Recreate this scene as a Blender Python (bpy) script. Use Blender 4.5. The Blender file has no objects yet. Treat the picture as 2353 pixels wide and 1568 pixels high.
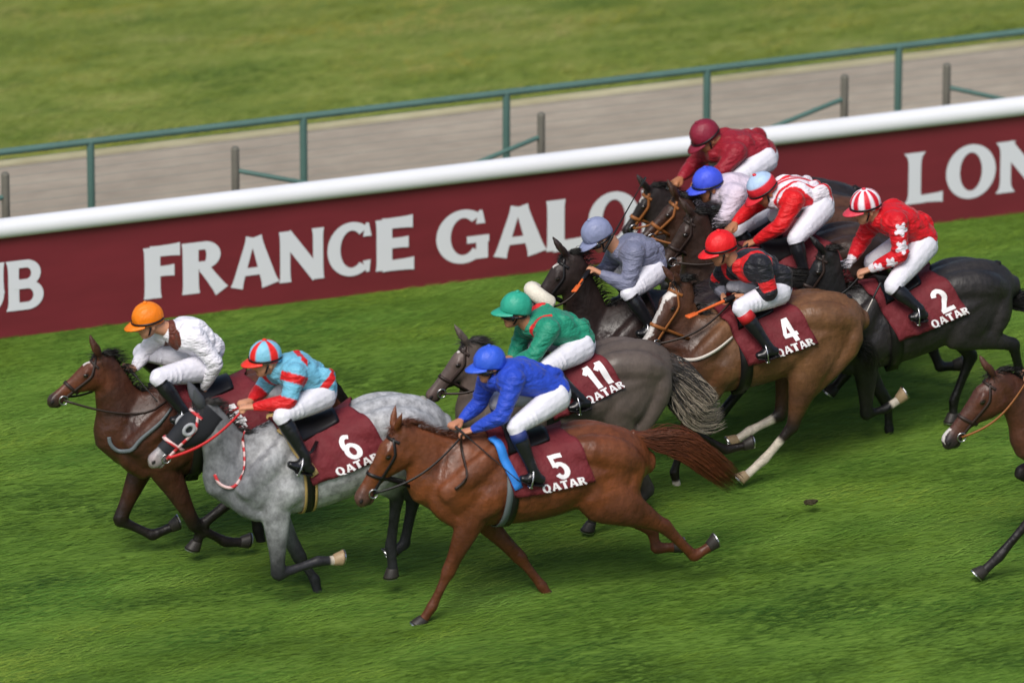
import bpy, bmesh, math, random
import numpy as np
from math import radians, sin, cos, pi
from mathutils import Vector, Matrix
from mathutils.bvhtree import BVHTree
SC = bpy.context.scene
COL = SC.collection
# ---------------------------------------------------------------- camera
TH, PSI, DIST, WID = radians(22), radians(18.5), 80.0, 2352/290.0
FWD = Vector((cos(TH)*sin(PSI), cos(TH)*cos(PSI), -sin(TH)))
RGT = Vector((cos(PSI), -sin(PSI), 0))
UPV = Vector((sin(TH)*sin(PSI), sin(TH)*cos(PSI), cos(TH)))
CAM = FWD*-DIST
cd = bpy.data.cameras.new('camera'); cam = bpy.data.objects.new('camera', cd); COL.objects.link(cam)
cam.matrix_world = Matrix(((RGT.x, UPV.x, -FWD.x, CAM.x), (RGT.y, UPV.y, -FWD.y, CAM.y), (RGT.z, UPV.z, -FWD.z, CAM.z), (0, 0, 0, 1)))
cd.sensor_width = 36; cd.lens = 36*DIST/WID; cd.clip_start = 1; cd.clip_end = 3000
cd.dof.use_dof = True; cd.dof.focus_distance = 76.3; cd.dof.aperture_fstop = 0.95
SC.camera = cam
# ---------------------------------------------------------------- light
w = bpy.data.worlds.new('World'); SC.world = w; w.use_nodes = True
nt = w.node_tree; bg = nt.nodes['Background']
sky = nt.nodes.new('ShaderNodeTexSky'); sky.sky_type = 'NISHITA'; sky.sun_disc = False
SUN_EL, SUN_AZ = radians(52), radians(215)
sky.sun_elevation = SUN_EL; sky.sun_rotation = SUN_AZ; sky.air_density = 1.0; sky.dust_density = 3.0; sky.ozone_density = 1.0
nt.links.new(sky.outputs[0], bg.inputs[0]); bg.inputs[1].default_value = 0.075
sl = bpy.data.lights.new('sun', 'SUN'); so = bpy.data.objects.new('sun', sl); COL.objects.link(so)
sl.energy = 1.9; sl.angle = radians(30); sl.color = (1, .96, .9)
sd = Vector((sin(SUN_AZ)*cos(SUN_EL), cos(SUN_AZ)*cos(SUN_EL), sin(SUN_EL)))
so.rotation_euler = sd.to_track_quat('Z', 'Y').to_euler()
SC.view_settings.view_transform = 'Standard'; SC.view_settings.look = 'None'
SC.view_settings.exposure = 0.68; SC.view_settings.gamma = 1.0
SC.cycles.max_bounces = 6
# ---------------------------------------------------------------- tracing photo points into the world
FR = {0: (0, 0, 1/.96), 1: (50, 680, .34), 2: (250, 880, .3826), 3: (800, 780, .4782), 4: (950, 650, .3507),
      5: (1200, 280, .3827), 6: (1450, 580, .4464), 7: (1900, 420, .2551), 8: (1950, 800, .3953)}
def ray(f, x, y):
    x0, y0, s = FR[f]; ox = (x0+x*s)*.96; oy = (y0+y*s)*.96
    return FWD + RGT*((ox-1176)/2352*WID/DIST) + UPV*((784-oy)/2352*WID/DIST)
def onY(f, x, y, Y):
    d = ray(f, x, y); return CAM + d*((Y-CAM.y)/d.y)
def onZ(f, x, y, Z=0):
    d = ray(f, x, y); return CAM + d*((Z-CAM.z)/d.z)
Y0 = onZ(0, 970, 1426).y + .10
YB = onZ(0, 1120, 640).y             # foot of the advertising board
# ---------------------------------------------------------------- scene helpers
def srgb(h):
    if isinstance(h, str): c = [int(h[i:i+2], 16)/255 for i in (0, 2, 4)]
    else: c = [v/255 for v in h]
    return tuple((v/12.92 if v <= .04045 else ((v+.055)/1.055)**2.4) for v in c)
def root(name, loc, label, cat, group=None):
    o = bpy.data.objects.new(name, None); COL.objects.link(o); o.location = loc; o.empty_display_size = .2
    o['label'] = label; o['category'] = cat
    if group: o['group'] = group
    return o
def base(o):
    v = Vector((0, 0, 0))
    while o is not None: v = v + o.location; o = o.parent
    return v
def mk(name, verts, faces, mat, parent=None, loc=None, smooth=True, col=None):
    me = bpy.data.meshes.new(name)
    V = np.asarray(verts, dtype=float).reshape(-1, 3)
    off = np.array(base(parent)) if parent is not None else np.zeros(3)
    o = bpy.data.objects.new(name, me)
    if parent is not None: o.parent = parent
    elif loc is not None: o.location = loc; off = np.array(loc)
    me.from_pydata((V-off).tolist(), [], faces if isinstance(faces, list) else faces.tolist())
    if isinstance(mat, (list, tuple)):
        for m in mat: me.materials.append(m)
    else: me.materials.append(mat)
    if smooth: me.shade_smooth()
    if col is not None:
        a = me.color_attributes.new('coat', 'FLOAT_COLOR', 'POINT')
        c = np.ones((len(V), 4)); c[:, :3] = col; a.data.foreach_set('color', c.ravel())
    COL.objects.link(o); return o
def tagged(o, label, cat, group=None, kind=None):
    if label: o['label'] = label; o['category'] = cat
    if group: o['group'] = group
    if kind: o['kind'] = kind
    return o
class MB:
    def __init__(s): s.v = []; s.f = []
    def add(s, vf):
        n = len(s.v); s.v += [tuple(p) for p in vf[0]]; s.f += [tuple(i+n for i in f) for f in vf[1]]; return s
    def box(s, a, b):
        x0, y0, z0 = a; x1, y1, z1 = b
        return s.add(([(x0,y0,z0),(x1,y0,z0),(x1,y1,z0),(x0,y1,z0),(x0,y0,z1),(x1,y0,z1),(x1,y1,z1),(x0,y1,z1)],
                      [(0,3,2,1),(4,5,6,7),(0,1,5,4),(1,2,6,5),(2,3,7,6),(3,0,4,7)]))
    def build(s, name, mat, parent=None, **k): return mk(name, s.v, s.f, mat, parent, **k)
def cr(P, n):
    """Catmull-Rom through rows of P, n steps a segment"""
    P = np.asarray(P, float); out = []
    m = len(P)
    for i in range(m-1):
        p0 = P[max(i-1, 0)]; p1 = P[i]; p2 = P[i+1]; p3 = P[min(i+2, m-1)]
        for k in range(n):
            t = k/n
            out.append(.5*((2*p1)+(-p0+p2)*t+(2*p0-5*p1+4*p2-p3)*t*t+(-p0+3*p1-3*p2+p3)*t**3))
    out.append(P[-1]); return np.array(out)
def tube(pts, hs, ws, seg=14, sub=3, lat=(0, 1, 0), egg=0.0, cap=True, closed=True):
    """pts path; hs radius in the plane across the path, ws radius along lat; rounded caps"""
    n = len(pts)
    if np.isscalar(hs): hs = [hs]*n
    if np.isscalar(ws): ws = [ws]*n
    A = np.column_stack([np.array([tuple(p) for p in pts], float), hs, ws])
    if sub > 1 and n > 2: A = cr(A, sub)
    elif sub > 1: A = np.array([A[0]+(A[1]-A[0])*k/sub for k in range(sub+1)])
    P, H, W = A[:, :3], np.maximum(A[:, 3], 1e-4), np.maximum(A[:, 4], 1e-4)
    L = np.array(lat, float)
    T = np.gradient(P, axis=0); T /= np.linalg.norm(T, axis=1)[:, None]+1e-9
    verts = []; rings = []
    def ring(c, t, h, w_):
        B = L-np.dot(L, t)*t; nb = np.linalg.norm(B)
        if nb < 1e-3: B = np.cross(t, (0, 0, 1.)); nb = np.linalg.norm(B)
        B /= nb; N = np.cross(B, t)
        if N[2] < 0 and egg: N = -N
        r = []
        for k in range(seg):
            a = 2*pi*k/seg; ca, sa = cos(a), sin(a)
            ww = w_*(1-egg*max(0, ca))
            p = c+N*(h*ca)+B*(ww*sa); r.append(len(verts)); verts.append(p)
        rings.append(r)
    if cap:
        for k in (0.25, .65):
            q = math.sqrt(1-(1-k)**2); e = min(H[0], W[0])*.8
            ring(P[0]-T[0]*e*(1-k), T[0], H[0]*q, W[0]*q)
    for i in range(len(P)): ring(P[i], T[i], H[i], W[i])
    if cap:
        for k in (.65, .25):
            q = math.sqrt(1-(1-k)**2); e = min(H[-1], W[-1])*.8
            ring(P[-1]+T[-1]*e*(1-k), T[-1], H[-1]*q, W[-1]*q)
    F = []
    for i in range(len(rings)-1):
        a, b = rings[i], rings[i+1]
        for k in range(seg):
            F.append((a[k], a[(k+1) % seg], b[(k+1) % seg], b[k]))
    if closed:
        F.append(tuple(reversed(rings[0]))); F.append(tuple(rings[-1]))
    return verts, F
def ellip(c, r, rot=None, seg=16, rg=10):
    v = []; f = []; c = Vector(c)
    for i in range(1, rg):
        th = pi*i/rg
        for k in range(seg):
            a = 2*pi*k/seg; p = Vector((r[0]*sin(th)*cos(a), r[1]*sin(th)*sin(a), r[2]*cos(th)))
            v.append(tuple(c+(rot@p if rot else p)))
    p = Vector((0, 0, r[2])); v.append(tuple(c+(rot@p if rot else p))); v.append(tuple(c-(rot@p if rot else p)))
    for i in range(rg-2):
        for k in range(seg): f.append((i*seg+k, (i+1)*seg+k, (i+1)*seg+(k+1) % seg, i*seg+(k+1) % seg))
    n = (rg-1)*seg
    for k in range(seg):
        f.append((n, k, (k+1) % seg)); f.append((n+1, (rg-2)*seg+(k+1) % seg, (rg-2)*seg+k))
    return v, f
def fuse(parts, voxel, it=4, fac=.5):
    m = MB()
    for p in parts: m.add(p)
    me = bpy.data.meshes.new('fuse'); me.from_pydata(m.v, [], m.f)
    bm = bmesh.new(); bm.from_mesh(me); 
    bmesh.ops.recalc_face_normals(bm, faces=bm.faces); bm.to_mesh(me); bm.free()
    o = bpy.data.objects.new('fuse', me); COL.objects.link(o)
    r = o.modifiers.new('r', 'REMESH'); r.mode = 'VOXEL'; r.voxel_size = voxel
    s = o.modifiers.new('s', 'SMOOTH'); s.factor = fac; s.iterations = it
    dg = bpy.context.evaluated_depsgraph_get(); ev = o.evaluated_get(dg); e = ev.to_mesh()
    V = np.empty(len(e.vertices)*3); e.vertices.foreach_get('co', V); V = V.reshape(-1, 3)
    F = [tuple(p.vertices) for p in e.polygons]
    ev.to_mesh_clear(); bpy.data.objects.remove(o); bpy.data.meshes.remove(me)
    return V, F
def segdist(V, P):
    """distance of each V to polyline P and its parameter 0..len(P)-1"""
    best = np.full(len(V), 1e9); par = np.zeros(len(V))
    for i in range(len(P)-1):
        a = np.array(P[i]); b = np.array(P[i+1]); d = b-a; L = d@d+1e-12
        t = np.clip(((V-a)@d)/L, 0, 1); q = np.linalg.norm(V-(a+t[:, None]*d), axis=1)
        m = q < best; best[m] = q[m]; par[m] = i+t[m]
    return best, par
def sstep(x, a, b):
    t = np.clip((x-a)/(b-a), 0, 1); return t*t*(3-2*t)
# ---------------------------------------------------------------- materials
MATS = {}
def mat(name, color=(.5, .5, .5), rough=.6, attr=False, noise=0., nscale=(20, 20, 20), bump=0., bscale=60., spec=.4, sheen=0., metal=0., dapple=None, bstretch=(1,1,1), bdist=.01):
    if name in MATS: return MATS[name]
    m = bpy.data.materials.new(name); m.use_nodes = True; t = m.node_tree; N = t.nodes; Lk = t.links
    b = N['Principled BSDF']; b.inputs['Roughness'].default_value = rough; b.inputs['Specular IOR Level'].default_value = spec
    b.inputs['Metallic'].default_value = metal
    if sheen: b.inputs['Sheen Weight'].default_value = sheen; b.inputs['Sheen Roughness'].default_value = .4
    tc = N.new('ShaderNodeTexCoord')
    if attr: src = N.new('ShaderNodeAttribute'); src.attribute_name = 'coat'; out = src.outputs['Color']
    else: src = N.new('ShaderNodeRGB'); src.outputs[0].default_value = (*color, 1); out = src.outputs[0]
    if dapple:
        mp = N.new('ShaderNodeMapping'); mp.inputs['Scale'].default_value = (1, 1, .8); Lk.new(tc.outputs['Object'], mp.inputs[0])
        vo = N.new('ShaderNodeTexNoise'); vo.inputs['Scale'].default_value = dapple[0]; vo.inputs['Detail'].default_value = 4; vo.inputs['Roughness'].default_value = .65; Lk.new(mp.outputs[0], vo.inputs['Vector'])
        cr_ = N.new('ShaderNodeValToRGB'); cr_.color_ramp.elements[0].position = .32; cr_.color_ramp.elements[1].position = .68
        cr_.color_ramp.elements[0].color = (*[dapple[1]]*3, 1); cr_.color_ramp.elements[1].color = (*[dapple[2]]*3, 1)
        Lk.new(vo.outputs[0], cr_.inputs[0])
        mx = N.new('ShaderNodeMix'); mx.data_type = 'RGBA'; mx.blend_type = 'MULTIPLY'; mx.inputs[0].default_value = 1
        Lk.new(out, mx.inputs[6]); Lk.new(cr_.outputs[0], mx.inputs[7]); out = mx.outputs[2]
    if noise:
        mp = N.new('ShaderNodeMapping'); mp.inputs['Scale'].default_value = nscale; Lk.new(tc.outputs['Object'], mp.inputs[0])
        no = N.new('ShaderNodeTexNoise'); no.inputs['Scale'].default_value = 1; no.inputs['Detail'].default_value = 5; Lk.new(mp.outputs[0], no.inputs['Vector'])
        mr = N.new('ShaderNodeMapRange'); mr.inputs[1].default_value = .25; mr.inputs[2].default_value = .75; mr.inputs[3].default_value = 1-noise; mr.inputs[4].default_value = 1+noise
        Lk.new(no.outputs[0], mr.inputs[0])
        mx = N.new('ShaderNodeVectorMath'); mx.operation = 'SCALE'; Lk.new(out, mx.inputs[0]); Lk.new(mr.outputs[0], mx.inputs['Scale']); out = mx.outputs[0]
    Lk.new(out, b.inputs['Base Color'])
    if bump:
        mp = N.new('ShaderNodeMapping'); mp.inputs['Scale'].default_value = bstretch; Lk.new(tc.outputs['Object'], mp.inputs[0])
        no = N.new('ShaderNodeTexNoise'); no.inputs['Scale'].default_value = bscale; no.inputs['Detail'].default_value = 3; Lk.new(mp.outputs[0], no.inputs['Vector'])
        bp = N.new('ShaderNodeBump'); bp.inputs['Strength'].default_value = bump; bp.inputs['Distance'].default_value = bdist
        Lk.new(no.outputs[0], bp.inputs['Height']); Lk.new(bp.outputs[0], b.inputs['Normal'])
    MATS[name] = m; return m
# ================================================================ HORSE
TORSO = [  # x forward, top z, bottom z, half width
    (.405, 1.17, .98, .10), (.345, 1.27, .87, .185), (.24, 1.38, .79, .235), (.08, 1.47, .765, .255), (-.08, 1.495, .765, .275),
    (-.28, 1.455, .775, .30), (-.5, 1.45, .815, .305), (-.72, 1.485, .885, .285), (-.90, 1.50, .95, .265),
    (-1.06, 1.46, .98, .23), (-1.2, 1.37, 1.03, .16), (-1.27, 1.28, 1.10, .09)]
HU = [(-.06, -.05), (0, .0), (.08, .02), (.18, .032), (.3, .036), (.42, .028), (.55, .010), (.7, -.004), (.82, -.006), (.92, -.008), (.985, -.035), (1.0, -.06)]
HLW = [(-.06, -.16, .045), (0, -.22, .075), (.08, -.32, .10), (.18, -.405, .118), (.3, -.41, .130), (.42, -.345, .112), (.55, -.265, .085), (.7, -.215, .070), (.82, -.205, .072), (.92, -.215, .080), (.985, -.19, .066), (1.0, -.16, .04)]
LEGDEF = {'fold': [(.08, .92), (.40, .78), (.20, .60), (.04, .60)], 'back': [(.06, .92), (.30, .70), (.08, .58), (-.08, .60)],
          'hfold': [(-.72, .95), (-.98, .62), (-.72, .36), (-.62, .26)], 'hback': [(-.78, .98), (-1.3, .78), (-1.58, .55), (-1.74, .50)]}
FW = {'fr': (.105, .078, .052, .046, .036, .031, .036, .040, .031, .036), 'hi': ()}
class Horse: pass
def W_SEED(rt): return (rt.location.x*3.7) % 6.28
def make_horse(name_label, Y, fr, wt, cp, poll, muz, legs, coat, tail, scale=1.03, group='racehorses galloping on the turf course', L=None, yaw=0., cloth=True, num=None, hood=False, roll=False, bridle='leather', sheep=None, girth=('black',), tack=None, mane_col=None, tail_col=None, tail_n=330, headyaw_lat=0., reincol='leather', text='QATAR', ears=1.0, numx=-.55, vs=0.0125, tail_w=.085, cloth_cut=.32, pad=None, tail_tip=None):
    h = Horse(); Yh = Y0+Y; h.Y = Yh
    W = onY(*fr_pt(fr, wt), Yh); C = onY(*fr_pt(fr, cp), Yh)
    d = np.array([C.x-W.x, C.z-W.z]); d /= np.linalg.norm(d)
    def T(x, z, y=0.):     # torso-local to world
        zz = (z-1.5)
        return Vector((W.x+scale*(-x*d[0]-zz*d[1]), Yh+y*scale, W.z+scale*(-x*d[1]+zz*d[0])))
    h.T = T; h.scale = scale; h.W = W; h.d = d
    P = onY(*fr_pt(fr, poll), Yh+headyaw_lat); M = onY(*fr_pt(fr, muz), Yh+headyaw_lat)
    a2 = Vector((M.x-P.x, 0, M.z-P.z)); LL = L or a2.length; a2.normalize()
    n2 = Vector((a2.z, 0, -a2.x)); R = Matrix.Rotation(yaw, 3, 'Z'); b2 = R@Vector((0, 1, 0)); a2 = R@a2; n2 = R@n2
    def Hd(t, n, w_): return P + (a2*t + n2*n + b2*w_)*LL
    h.Hd = Hd; h.L = LL; h.ax = (a2, n2, b2); h.P = P
    rt = root('racehorse', Vector((T(-.4, 0).x, Yh, 0)), name_label, 'horse', group); h.root = rt
    S = scale; parts = []
    # trunk
    pts = [T(x, (a+b)/2) for x, a, b, w_ in TORSO]
    parts.append(tube(pts, [(a-b)/2*S for x, a, b, w_ in TORSO], [w_*S for x, a, b, w_ in TORSO], seg=24, sub=3, egg=.28))
    # neck
    n0 = Hd(.02, -.11, 0); n1 = Hd(.16, -.22, 0)
    B0 = T(.30, 1.13); B1 = T(.06, 1.21); c0 = n0.lerp(B0, .33) + (T(0, 1.6)-T(0, 1.5))*.25; c1 = n0.lerp(B0, .68)+(T(0, 1.6)-T(0, 1.5))*.15
    h.neck = [n0, c0, c1, B0]
    parts.append(tube([n0, c0, c1, B0, B1], [x*S for x in (.095, .132, .185, .255, .25)], [x*S for x in (.058, .072, .10, .165, .19)], seg=20, sub=4, egg=.35))
    parts.append(tube([Hd(.0, -.06, 0), n0.lerp(c0, .6)+(T(0, 1.6)-T(0, 1.5))*.62, T(.22, 1.385), T(.0, 1.455)], [.045*S, .05*S, .06*S, .05*S], [.03*S, .032*S, .05*S, .08*S], seg=12, sub=4))
    # windpipe / throat
    parts.append(tube([Hd(.2, -.30, 0), n1.lerp(B0, .5)-(T(0, 1.6)-T(0, 1.5))*.55, T(.30, 1.10), T(.27, 1.0)], [.05*S, .068*S, .085*S, .10*S], [.04*S, .06*S, .11*S, .13*S], seg=12, sub=4))
    parts.append(tube([c1.lerp(c0, .3), c1.lerp(T(.32, 1.08), .55), T(.28, 1.04)], [.12*S, .145*S, .13*S], [.08*S, .115*S, .14*S], seg=16, sub=4))
    # head
    hp = [Hd(t, (u+l)/2, 0) for (t, u), (_, l, w_) in zip(HU, HLW)]
    parts.append(tube(hp, [(u-l)/2*LL for (t, u), (_, l, w_) in zip(HU, HLW)], [w_*LL for _, l, w_ in HLW], seg=20, sub=3, lat=tuple(b2), egg=0))
    for s in (-1, 1):
        parts.append(tube([Hd(.15, -.26, s*.07), Hd(.24, -.29, s*.085), Hd(.34, -.27, s*.08)], [.085*LL, .115*LL, .07*LL], [.035*LL, .05*LL, .03*LL], seg=12, lat=tuple(b2)))  # cheek
        parts.append(tube([Hd(.24, -.045, s*.10), Hd(.33, -.06, s*.112), Hd(.42, -.085, s*.085)], [.035*LL, .045*LL, .02*LL], [.022*LL, .03*LL, .02*LL], seg=10, lat=tuple(b2)))  # brow
        parts.append(tube([Hd(.42, -.14, s*.08), Hd(.58, -.12, s*.06), Hd(.7, -.10, s*.05)], [.016*LL]*3, [.016*LL]*3, seg=8, lat=tuple(b2)))  # cheek bone
        parts.append(tube([Hd(.84, -.05, s*.05), Hd(.93, -.07, s*.062), Hd(.975, -.10, s*.05)], [.035*LL, .045*LL, .03*LL], [.02*LL, .028*LL, .02*LL], seg=10, lat=tuple(b2)))  # nostril wing
        e0 = Hd(.02, -.01, s*.06); ed = (n2*.75*ears - a2*(.28 if ears > .5 else .8) + b2*s*.22); ed.normalize()
        parts.append(tube([e0, e0+ed*.06, e0+ed*.12, e0+ed*.165], [.026, .034, .024, .006], [.018, .024, .016, .006], seg=10, sub=3, lat=tuple(b2)))
    parts.append(tube([Hd(.80, -.19, 0), Hd(.90, -.225, 0), Hd(.95, -.215, 0)], [.03*LL, .035*LL, .022*LL], [.04*LL, .042*LL, .03*LL], seg=10, lat=tuple(b2)))  # chin
    # muscles
    for s in (-1, 1):
        def m(pl, hs, ws): parts.append(tube([T(x, z, s*y) for x, z, y in pl], [v*S for v in hs], [v*S for v in ws], seg=12, sub=3))
        m([(-.10, 1.40, .13), (.10, 1.25, .20), (.30, 1.07, .165)], (.07, .10, .09), (.05, .065, .07))
        m([(-.12, 1.18, .20), (-.02, 1.04, .225), (.07, .93, .19)], (.10, .12, .09), (.05, .07, .06))
        m([(.33, 1.10, .09), (.31, .97, .10), (.20, .87, .12)], (.08, .095, .08), (.075, .085, .07))
        m([(-.52, 1.34, .12), (-.75, 1.35, .145), (-.98, 1.30, .15), (-1.14, 1.2, .11)], (.07, .13, .14, .10), (.08, .115, .115, .09))
        m([(-.72, 1.28, .17), (-.66, 1.12, .20), (-.68, .98, .19)], (.05, .06, .06), (.04, .045, .05))
    h.legs = []; hoofs = []
    for key, spec in legs:
        front = key[0] == 'f'; s = -1 if key[1] == 'n' else 1
        if isinstance(spec, str): J = [T(x, z, s*(.16 if front else .15)) for x, z in LEGDEF[spec]]
        else:
            yl = [s*v*S for v in ((.16, .14, .125, .12) if front else (.19, .15, .13, .12))]
            J = []
            for i, p in enumerate(spec):
                if p is None: J.append(T(.08, .92, s*.17) if front else T(-.72, .98, s*.20))
                else: J.append(onY(*fr_pt(fr, p), Yh+yl[i]))
        a_, k_, f_, e_ = J
        if front:
            sh = T(.30, 1.08, s*.16)
            path = [T(.02, 1.2, s*.17), a_, a_.lerp(k_, .35), a_.lerp(k_, .75), k_, k_.lerp(f_, .28), k_.lerp(f_, .75), f_, f_.lerp(e_, .5), f_.lerp(e_, .85)]
            hh = [.14, .118, .094, .060, .057, .040, .037, .046, .037, .04]; ww = [.08, .075, .068, .052, .05, .034, .032, .040, .035, .04]
        else:
            path = [T(-.92, 1.22, s*.15), T(-.80, 1.08, s*.18).lerp(a_, .3), a_, a_.lerp(k_, .45), a_.lerp(k_, .85), k_, k_.lerp(f_, .3), k_.lerp(f_, .78), f_, f_.lerp(e_, .5), f_.lerp(e_, .85)]
            hh = [.24, .22, .16, .104, .064, .063, .046, .041, .049, .039, .042]; ww = [.10, .105, .092, .07, .05, .05, .038, .035, .041, .036, .04]
            parts.append(tube([T(-1.12, 1.2, s*.13), T(-1.08, 1.02, s*.16), a_.lerp(k_, .55)], [.10*S, .10*S, .05*S], [.08*S, .085*S, .05*S], seg=12, sub=3))
            kd = (k_-a_).normalized(); parts.append(tube([k_-kd*.10*S-(f_-k_).normalized()*.03, k_+kd*.02*S-(f_-k_).normalized()*.035], [.022*S]*2, [.02*S]*2, seg=8))
        # two spline chunks so sharp joints stay sharp
        ji = 4 if front else 5
        parts.append(tube(path[:ji+1], [v*S for v in hh[:ji+1]], [v*S for v in ww[:ji+1]], seg=14, sub=3))
        parts.append(tube(path[ji:ji+4], [v*S for v in hh[ji:ji+4]], [v*S for v in ww[ji:ji+4]], seg=12, sub=3))
        parts.append(tube(path[ji+3:], [v*S for v in hh[ji+3:]], [v*S for v in ww[ji+3:]], seg=12, sub=3))
        h.legs.append((key, J)); hoofs.append((key, f_, e_))
    V, F = fuse(parts, vs, 14, .5)
    # coat colours
    def C3(c): return np.array(srgb(c))
    col = np.tile(C3(coat['base']), (len(V), 1)); rnd = np.random.RandomState(len(name_label))
    if 'belly_shade' in coat:
        k = sstep(-(V[:, 2]-W.z), .45, .75)[:, None]*.7; col = col*(1-k)+C3(coat['belly_shade'])*k  # soft shade of the underside painted into the coat, darker downwards
    if 'neck' in coat:
        k = sstep(-(V[:, 0]-W.x), -.1, .35)[:, None]; col = col*(1-k)+C3(coat['neck'])*k
    hv = V-np.array(P); ht = hv@np.array(a2)/LL; hn = hv@np.array(n2)/LL; hw = hv@np.array(b2)/LL
    inhead = (ht > -.1) & (hn > -.5) & (hn < .5) & (np.abs(hw) < .3) & (ht < 1.2)
    if 'head' in coat:
        k = (sstep(ht, -.05, .2)*inhead*sstep(hn, -.6, -.35))[:, None]; col = col*(1-k)+C3(coat['head'])*k
    if 'muzzle' in coat:
        k = (sstep(ht, .72, .92)*inhead)[:, None]; col = col*(1-k)+C3(coat['muzzle'])*k
    for t0, t1, wd in coat.get('blaze', []):
        k = ((ht > t0) & (ht < t1) & inhead & (np.abs(hw+.01*np.sin(ht*20)) < wd*(1+.25*np.sin(ht*13))) & (hn > -.06))[:, None]*1.; col = col*(1-k)+C3('cfc9c4')*k
    for s in (-1, 1):   # dark nostril and eye rim
        for tt, nn, wn, r, c in ((.935, -.075, .07, .034, '0c0908'), (.33, -.075, .12, .045, '100b09')):
            q = np.sqrt((ht-tt)**2+((hn-nn)*1.2)**2+(hw-s*wn)**2*.6); k = (1-sstep(q, r*.6, r*1.2))[:, None]*.9
            col = col*(1-k)+C3(c)*k
        k = (1-sstep(np.abs(hn+.175+.02*ht)+(ht < .8)*9+(ht > .99)*9, .004, .016))[:, None]*.8; col = col*(1-k)+C3('15100e')*k
    for key, J in h.legs:
        dd, pp = segdist(V, J)
        near = dd < .16
        if 'points' in coat:
            k = (near*sstep(pp, *coat.get('pr', (.55, 1.05)))*(dd < .1))[:, None]*coat.get('pk', 1.); col = col*(1-k)+C3(coat['points'])*k
        if key in coat.get('socks', {}):
            st = coat['socks'][key]; k = (near*sstep(pp, st, st+.12)*(dd < .09))[:, None]; col = col*(1-k)+C3('c9bfb0')*k
    if 'stripe' in coat: pass
    h.body = mk('body', V, F, MATS[coat['mat']], rt, col=col)
    h.bvh = BVHTree.FromPolygons([tuple(v) for v in V], F)
    # hooves
    for key, f_, e_ in hoofs:
        dv = (e_-f_).normalized(); c0_ = f_.lerp(e_, .78)
        tip = c0_+dv*.075
        fd = Vector((-1, 0, 0)); fd = (fd-dv*fd.dot(dv))
        if fd.length < .2: fd = Vector((0, 0, 1))-dv*dv.z
        fd.normalize(); bd = dv.cross(fd); v = []; f = []
        for q, (r, off) in enumerate(((.034, 0), (.04, .004), (.052, .014), (.056, .018), (.050, .018))):
            c = c0_.lerp(tip, (0, .1, .85, 1, 1.0)[q])+fd*off
            for k in range(14):
                an = 2*pi*k/14; v.append(c+(fd*cos(an)*r*1.08+bd*sin(an)*r*.92)*S)
        for q in range(4):
            for k in range(14): f.append((q*14+k, q*14+(k+1) % 14, (q+1)*14+(k+1) % 14, (q+1)*14+k))
        f.append(tuple(range(13, -1, -1))); f.append(tuple(range(56, 70)))
        lt = key in coat.get('socks', {})
        ho = mk('hoof', v, f, MATS['hoof_pale'] if lt else MATS['hoof_dark'], rt)
        # shoe
        sv = []; sf = []; cc = tip+fd*.018+dv*.004
        for k in range(13):
            an = -2.4+4.8*k/12
            for rr, zz in ((.055, 0), (.055, .008), (.036, .008), (.036, 0)): sv.append(cc+(fd*cos(an)*1.08+bd*sin(an)*.92)*rr*S+dv*zz)
        for k in range(12):
            for q in range(4): sf.append((k*4+q, k*4+(q+1) % 4, k*4+4+(q+1) % 4, k*4+4+q))
        sf += [(0, 3, 2, 1), (48, 49, 50, 51)]
        mk('horseshoe', sv, sf, MATS['steel'], ho, smooth=False)
    # eyes
    for s in (-1, 1):
        hit = h.bvh.ray_cast(Hd(.335, -.075, s*.4), -b2*s)
        c = (hit[0] if hit[0] else Hd(.335, -.07, s*.12))-b2*s*.010
        v, f = ellip(c, (.022, .014, .019), Matrix.Rotation(yaw, 3, 'Z')); mk('eye', v, f, MATS['eye'], rt)
        hit = h.bvh.ray_cast(Hd(.94, -.075, s*.4), -b2*s)
        if hit[0]:
            q = a2.to_track_quat('X', 'Z').to_matrix(); v, f = ellip(hit[0]+b2*s*.001, (.017, .006, .011), q); mk('nostril', v, f, MATS['nostril'], rt)
    # mane
    rr = random.Random(len(name_label)*7); mv = []; mf = []
    crest = [Hd(-.02, .0, 0), n0.lerp(c0, .6)+(T(0, 1.6)-T(0, 1.5))*1.08, T(.24, 1.44), T(.06, 1.51)]
    crest = cr([tuple(p) for p in crest], 10)
    crest[0] = Hd(-.02, .02, 0)
    for i in range(520):
        u = (i+rr.random())/520*(len(crest)-1.01); k = int(u); p = Vector(crest[k]).lerp(Vector(crest[k+1]), u-k)
        hit = h.bvh.ray_cast(p+Vector((0, 0, .3)), Vector((0, 0, -1)))
        if hit[0]: p = hit[0]-Vector((0, 0, .012))
        p = p+Vector((0, rr.uniform(-.018, .018), 0))
        ln = rr.uniform(.05, .115); up = rr.uniform(.2, .7); sd = rr.uniform(-.7, .5)
        dr = Vector((rr.uniform(.5, 1.1), sd, up)).normalized()
        strand(mv, mf, [p, p+dr*ln*.5, p+dr*ln+Vector((.04, 0, -.04))*ln*8], .0065, rr)
    # forelock
    for i in range(60):
        p = Hd(.01, .005, rr.uniform(-.04, .04)); dr = (a2*rr.uniform(.2, .9)+n2*rr.uniform(.1, .6)+b2*rr.uniform(-.4, .4)+Vector((.5, 0, 0))).normalized()
        ln = rr.uniform(.06, .12); strand(mv, mf, [p, p+dr*ln*.5, p+dr*ln], .006, rr)
    mk('mane', mv, mf, MATS[mane_col or coat.get('hair', 'hair_black')], rt)
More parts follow.
